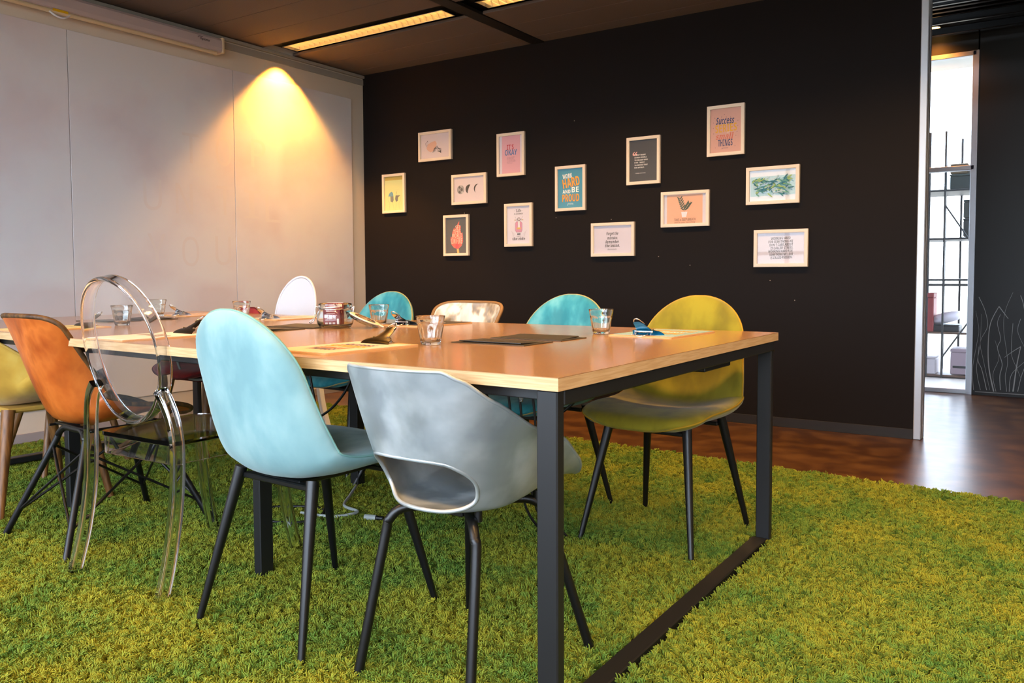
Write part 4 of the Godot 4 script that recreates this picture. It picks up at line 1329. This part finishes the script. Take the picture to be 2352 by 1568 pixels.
# ---------------------------------------------------------------- the prints
func pictures() -> void:
	var P := 0.243
	var Q := 0.316
	var LW := 0.328
	var LH := 0.23
	var navy := Color("2c3566")
	framed("green print of two line drawn heads, leftmost frame on the dark wall", 0.343, 1.611, P, Q, Color("b9c389"))
	blot([[0.1, 0.06], [0.9, 0.06], [0.9, 0.16], [0.1, 0.16]], Color("a8953a"))
	blot([[0.24, 0.57], [0.28, 0.5], [0.33, 0.47], [0.4, 0.45], [0.46, 0.5], [0.47, 0.57]], Color("4a86a8"))
	blot([[0.33, 0.57], [0.47, 0.57], [0.48, 0.67], [0.43, 0.73], [0.34, 0.7]], Color("5b6a70"))
	blot([[0.57, 0.55], [0.78, 0.56], [0.68, 0.6], [0.66, 0.7], [0.58, 0.72], [0.54, 0.64]], Color("4e5a60"))
	stroke([[0.58, 0.55], [0.6, 0.45], [0.62, 0.52]], 0.0008, Color("4a5055"))
	stroke([[0.24, 0.57], [0.22, 0.64], [0.24, 0.7], [0.3, 0.73], [0.3, 0.8], [0.27, 0.93]], 0.0007, Color("7f8a78"))
	stroke([[0.43, 0.73], [0.5, 0.93]], 0.0007, Color("7f8a78"))
	stroke([[0.78, 0.56], [0.8, 0.64], [0.78, 0.7], [0.72, 0.73], [0.7, 0.8], [0.76, 0.93]], 0.0007, Color("7f8a78"))
	stroke([[0.6, 0.73], [0.56, 0.93]], 0.0007, Color("7f8a78"))
	for x in [0.28, 0.36, 0.57, 0.66]: stroke([[x, 0.4], [x + 0.05, 0.4]], 0.0006, Color("7f8a78"))
	framed("pale print with pink blot and black scribble, top left of the group", 0.7765, 1.956, LW, LH, Color("cdbfc2"))
	blot([[0.23, 0.56], [0.28, 0.42], [0.38, 0.36], [0.5, 0.33], [0.55, 0.42], [0.52, 0.55], [0.46, 0.66], [0.36, 0.7], [0.28, 0.64]], Color("d0a38f"))
	for k in 3:
		stroke([[0.22, 0.5], [0.2 + 0.01 * k, 0.38], [0.27, 0.32 - 0.01 * k], [0.28, 0.42], [0.22, 0.52]], 0.0006, Color("2a2626"))
	for k in 5:
		stroke([[0.42 + 0.02 * k, 0.72 - 0.01 * k], [0.47 + 0.01 * k, 0.58], [0.56, 0.5 + 0.03 * k], [0.6 + 0.02 * k, 0.6], [0.68, 0.76 - 0.02 * k], [0.58, 0.66 + 0.01 * k]], 0.0011, Color("232023"))
	for k in 22: disc(0.2 + fmod(k * 0.137, 0.6), 0.24 + fmod(k * 0.231, 0.62), 0.003, Color("8d8282"))
	framed("print of three moon phases", 1.1055, 1.6, LW, LH, Color("c9bcc0"))
	disc(0.25, 0.5, 0.105, Color("8f8b8a"))
	for k in [[0.22, 0.42, 0.03], [0.28, 0.5, 0.035], [0.22, 0.58, 0.032], [0.3, 0.6, 0.025], [0.26, 0.38, 0.02]]: disc(k[0], k[1], k[2], Color("55504f") if k[2] > 0.028 else Color("b4afae"))
	for k in 2:
		var cx: float = [0.5, 0.74][k]
		var pts := []
		for i in 15:
			var a := PI * 0.62 + PI * 1.0 * i / 14
			pts.append([cx + 0.105 * cos(a), 0.5 + 0.105 * sin(a) * LW / LH])
		for i in range(14, -1, -1):
			var a := PI * 0.62 + PI * 1.0 * i / 14
			var sh: float = [0.075, 0.035][k]
			pts.append([cx + 0.105 * cos(a) + sh * sin(PI * i / 14), 0.5 + 0.105 * sin(a) * LW / LH + sh * 0.7 * sin(PI * i / 14)])
		blot(pts, Color("2c2827"))
	framed("dark print of a burning match lettered in white", 0.979, 1.251, P, Q, Color("3e4245"))
	blot([[0.56, 0.84], [0.4, 0.8], [0.3, 0.72], [0.26, 0.6], [0.28, 0.52], [0.32, 0.56], [0.34, 0.42], [0.42, 0.3], [0.44, 0.36], [0.52, 0.26], [0.62, 0.15], [0.6, 0.26], [0.68, 0.28], [0.66, 0.38], [0.7, 0.46], [0.74, 0.43], [0.76, 0.56], [0.76, 0.66], [0.7, 0.76]], Color("e0584a"))
	blot([[0.46, 0.72], [0.54, 0.69], [0.6, 0.74], [0.58, 0.82], [0.52, 0.84], [0.46, 0.8]], Color("b83c44"))
	blot([[0.51, 0.83], [0.59, 0.83], [0.61, 0.94], [0.53, 0.94]], Color("d9a55c"))
	word("SET", 0.46, 0.66, 0.26, 0.36, Color("f6cdb4"), false, 0.1)
	word("THE", 0.37, 0.67, 0.365, 0.445, Color("f6cdb4"), false, 0.1)
	word("WORLD", 0.33, 0.72, 0.455, 0.555, Color("f6cdb4"), false, 0.1)
	word("ON FIRE", 0.29, 0.74, 0.57, 0.7, Color("f6cdb4"), false, 0.1)
	framed("pink print reading its okay", 1.491, 1.829, P, Q, Color("ccc6d2"))
	blot([[0.17, 0.05], [0.83, 0.05], [0.83, 0.95], [0.17, 0.95]], Color("cf9aa6"))
	word("IT'S", 0.35, 0.6, 0.27, 0.385, Color("b02a38"), true)
	word("OKAY", 0.28, 0.72, 0.385, 0.515, Color("3a64a0"), true)
	for k in 6:
		word(["to make mistakes", "to rest now", "to not be fine", "to ask for help", "to say no today", "to start again"][k], 0.35, [0.64, 0.6, 0.64, 0.66, 0.66, 0.56][k], 0.55 + 0.028 * k, 0.568 + 0.028 * k, Color("5a4650"), false)
	framed("white print of a pink scooter seen from the front", 1.556, 1.31, P, Q, Color("cdc7d0"))
	word("Life", 0.4, 0.6, 0.13, 0.2, Color("3a3638"), true, 0.0, true)
	word("IS A JOURNEY", 0.34, 0.66, 0.225, 0.27, Color("3a3638"), true)
	stroke([[0.34, 0.17], [0.37, 0.17]], 0.0007, Color("3a3638"))
	stroke([[0.63, 0.17], [0.66, 0.17]], 0.0007, Color("3a3638"))
	blot([[0.38, 0.46], [0.42, 0.42], [0.58, 0.42], [0.63, 0.46], [0.63, 0.62], [0.6, 0.67], [0.42, 0.67], [0.38, 0.63]], Color("c687a0"))
	stroke([[0.38, 0.46], [0.42, 0.42], [0.58, 0.42], [0.63, 0.46], [0.63, 0.62], [0.6, 0.67], [0.42, 0.67], [0.38, 0.63], [0.38, 0.46]], 0.0006, Color("3b2f36"))
	blot([[0.48, 0.4], [0.54, 0.4], [0.55, 0.6], [0.47, 0.6]], Color("e4d6da"))
	stroke([[0.48, 0.4], [0.47, 0.6]], 0.0006, Color("3b2f36"))
	stroke([[0.54, 0.4], [0.55, 0.6]], 0.0006, Color("3b2f36"))
	stroke([[0.38, 0.385], [0.64, 0.385]], 0.0018, Color("5a4b40"))
	disc(0.37, 0.385, 0.02, Color("b79a58"))
	disc(0.65, 0.385, 0.02, Color("b79a58"))
	stroke([[0.42, 0.37], [0.37, 0.3]], 0.0006, Color("3b2f36"))
	stroke([[0.6, 0.37], [0.65, 0.3]], 0.0006, Color("3b2f36"))
	disc(0.51, 0.37, 0.055, Color("5b4d52"))
	disc(0.51, 0.37, 0.04, Color("b9b4ba"))
	blot([[0.44, 0.56], [0.58, 0.56], [0.58, 0.6], [0.44, 0.6]], Color("c9a94e"))
	blot([[0.45, 0.7], [0.57, 0.7], [0.57, 0.725], [0.45, 0.725]], Color("221d20"))
	for k in 4:
		stroke([[0.35 - 0.01 * k, 0.71 + 0.02 * k], [0.23 + 0.02 * k, 0.63 + 0.035 * k]], 0.0005, Color("8a8288"))
		stroke([[0.67 + 0.01 * k, 0.71 + 0.02 * k], [0.79 - 0.02 * k, 0.63 + 0.035 * k]], 0.0005, Color("8a8288"))
	word("ENJOY", 0.44, 0.58, 0.75, 0.78, Color("3a3638"), false)
	word("the ride", 0.28, 0.74, 0.785, 0.85, Color("3a3638"), true, 0.1, true)
	framed("blue print reading work hard and be proud", 1.995, 1.551, P, Q, Color("2b87a3"))
	word("WORK", 0.235, 0.55, 0.175, 0.275, Color("f2efe6"), true, 0.0, false, 0.1)
	word("HARD", 0.225, 0.785, 0.27, 0.475, Color("7a3a08"), true, 0.0, false, 0.16)
	word("HARD", 0.235, 0.795, 0.265, 0.47, Color("f09a10"), true, 0.0, false, 0.16)
	word("AND", 0.235, 0.495, 0.53, 0.61, Color("f2efe6"), true)
	word("BE", 0.54, 0.77, 0.475, 0.595, Color("f2efe6"), true)
	word("PROUD", 0.215, 0.775, 0.635, 0.8, Color("7a3a08"), true)
	word("PROUD", 0.225, 0.785, 0.63, 0.795, Color("f09a10"), true)
	word("gmme.", 0.39, 0.6, 0.83, 0.88, Color("c9dde0"), false, 0.3)
	framed("pale print lettered forget the mistake, remember the lesson", 2.327, 1.182, LW, LH, Color("c6bfca"))
	var blk := Color("141216")
	word("Forget the", 0.35, 0.625, 0.27, 0.4, blk, true, 0.25)
	word("mistake.", 0.37, 0.615, 0.41, 0.5, blk, true, 0.25)
	word("Remember", 0.33, 0.645, 0.52, 0.615, blk, true, 0.25)
	word("the lesson.", 0.325, 0.66, 0.63, 0.73, blk, true, 0.25)
	word("@emmastudio", 0.38, 0.59, 0.77, 0.815, blk, false, 0.25)
	framed("slate print with a white quotation and pink quote mark", 2.554, 1.7, 0.241, 0.315, Color("2c3037"))
	word("“", 0.17, 0.31, 0.305, 0.385, Color("dfa39c"), true, 0.0, true)
	var wt := Color("d9d6d2")
	var lines := ["I DON'T WANT", "OTHER PEOPLE", "TO DECIDE WHO", "I AM. I WANT", "TO DECIDE THAT", "FOR MYSELF."]
	for k in 6: word(lines[k], 0.225, [0.565, 0.59, 0.625, 0.53, 0.625, 0.53][k], 0.362 + 0.053 * k, 0.39 + 0.053 * k, wt, true)
	word("- EMMA WATSON", 0.24, 0.56, 0.752, 0.77, wt, false)
	framed("pink print lettered success, series, small things, the highest frame", 3.116, 1.843, 0.24, 0.315, Color("c6978a"))
	word("Success", 0.23, 0.72, 0.235, 0.375, navy, true, 0.25)
	word("is a", 0.5, 0.58, 0.365, 0.385, Color("e8dcd4"), false)
	word("SERIES", 0.215, 0.79, 0.375, 0.53, Color("cf9a20"), true, 0.0, false, 0.04)
	word("of", 0.54, 0.6, 0.525, 0.55, Color("e8dcd4"), false)
	word("small", 0.23, 0.71, 0.55, 0.67, Color("c4604c"), true, 0.3, true)
	word("THINGS", 0.29, 0.68, 0.675, 0.81, navy, true)
	word("gmme.", 0.39, 0.57, 0.84, 0.865, navy, false, 0.3)
	for k in [[0.46, 0.19], [0.38, 0.23], [0.51, 0.24], [0.62, 0.25], [0.73, 0.28], [0.2, 0.24], [0.16, 0.33], [0.82, 0.33], [0.17, 0.55], [0.8, 0.55], [0.77, 0.62], [0.82, 0.43], [0.16, 0.44], [0.22, 0.83], [0.75, 0.82]]: disc(k[0], k[1], 0.008, Color("3a3a55"))
	framed("salmon print of a potted plant lettered take a deep breath", 2.848, 1.365, 0.329, LH, Color("c9c3cc"))
	blot([[0.12, 0.1], [0.86, 0.1], [0.86, 0.91], [0.12, 0.91]], Color("d9a283"))
	blot([[0.42, 0.58], [0.55, 0.58], [0.525, 0.73], [0.44, 0.73]], Color("d6d0d4"))
	var gr := Color("33483a")
	stroke([[0.48, 0.57], [0.44, 0.4], [0.41, 0.25], [0.37, 0.12]], 0.0007, gr)
	stroke([[0.49, 0.57], [0.56, 0.42], [0.62, 0.3]], 0.0007, gr)
	for k in 6:
		var t := k / 6.0
		var x := lerpf(0.47, 0.385, t)
		var yy := lerpf(0.53, 0.17, t)
		leaf(x, yy, 2.5, 0.026, 0.004, gr)
		leaf(x, yy, 1.0, 0.026, 0.004, gr)
		if k < 5:
			leaf(lerpf(0.5, 0.62, t), lerpf(0.53, 0.3, t), 0.5, 0.028, 0.004, gr)
			leaf(lerpf(0.5, 0.62, t), lerpf(0.53, 0.3, t), 1.75, 0.026, 0.004, gr)
	word("TAKE a DEEP BREATH", 0.28, 0.725, 0.765, 0.835, Color("4a3128"), false, 0.2)
	word("and do your own thing", 0.28, 0.715, 0.855, 0.905, Color("4a3128"), false, 0.25)
	framed("white print with a band of blue green palm leaves", 3.412, 1.482, 0.323, 0.229, Color("c5cbd2"))
	blot([[0.08, 0.26], [0.92, 0.25], [0.92, 0.77], [0.08, 0.78]], Color("8fb2b6"))
	var lr := RandomNumberGenerator.new()
	lr.seed = 4
	for k in 170:
		var lx := lr.randf_range(0.1, 0.8)
		var ly := lr.randf_range(0.33, 0.73)
		if lx > 0.7 and ly > 0.6: continue
		leaf(lx, ly, lr.randf_range(-0.9, 0.9), lr.randf_range(0.02, 0.045), 0.004, [Color("3f7f8c"), Color("5f9a8a"), Color("a9c2c8"), Color("8fae6a"), Color("2f6d7c")][k % 5])
	framed("pale print of bold black brush lettering, lowest frame on the right", 3.465, 1.097, 0.325, 0.227, Color("c2bcc6"))
	var ls := ["WORKING HARD", "FOR SOMETHING WE", "DON'T CARE ABOUT", "IS CALLED STRESS.", "WORKING HARD FOR", "SOMETHING WE LOVE", "IS CALLED PASSION."]
	for k in 7: word(ls[k], [0.32, 0.27, 0.29, 0.31, 0.27, 0.29, 0.31][k], [0.68, 0.73, 0.73, 0.73, 0.72, 0.73, 0.72][k], 0.2 + 0.086 * k, 0.268 + 0.086 * k, blk, true, 0.12, false, 0.02)
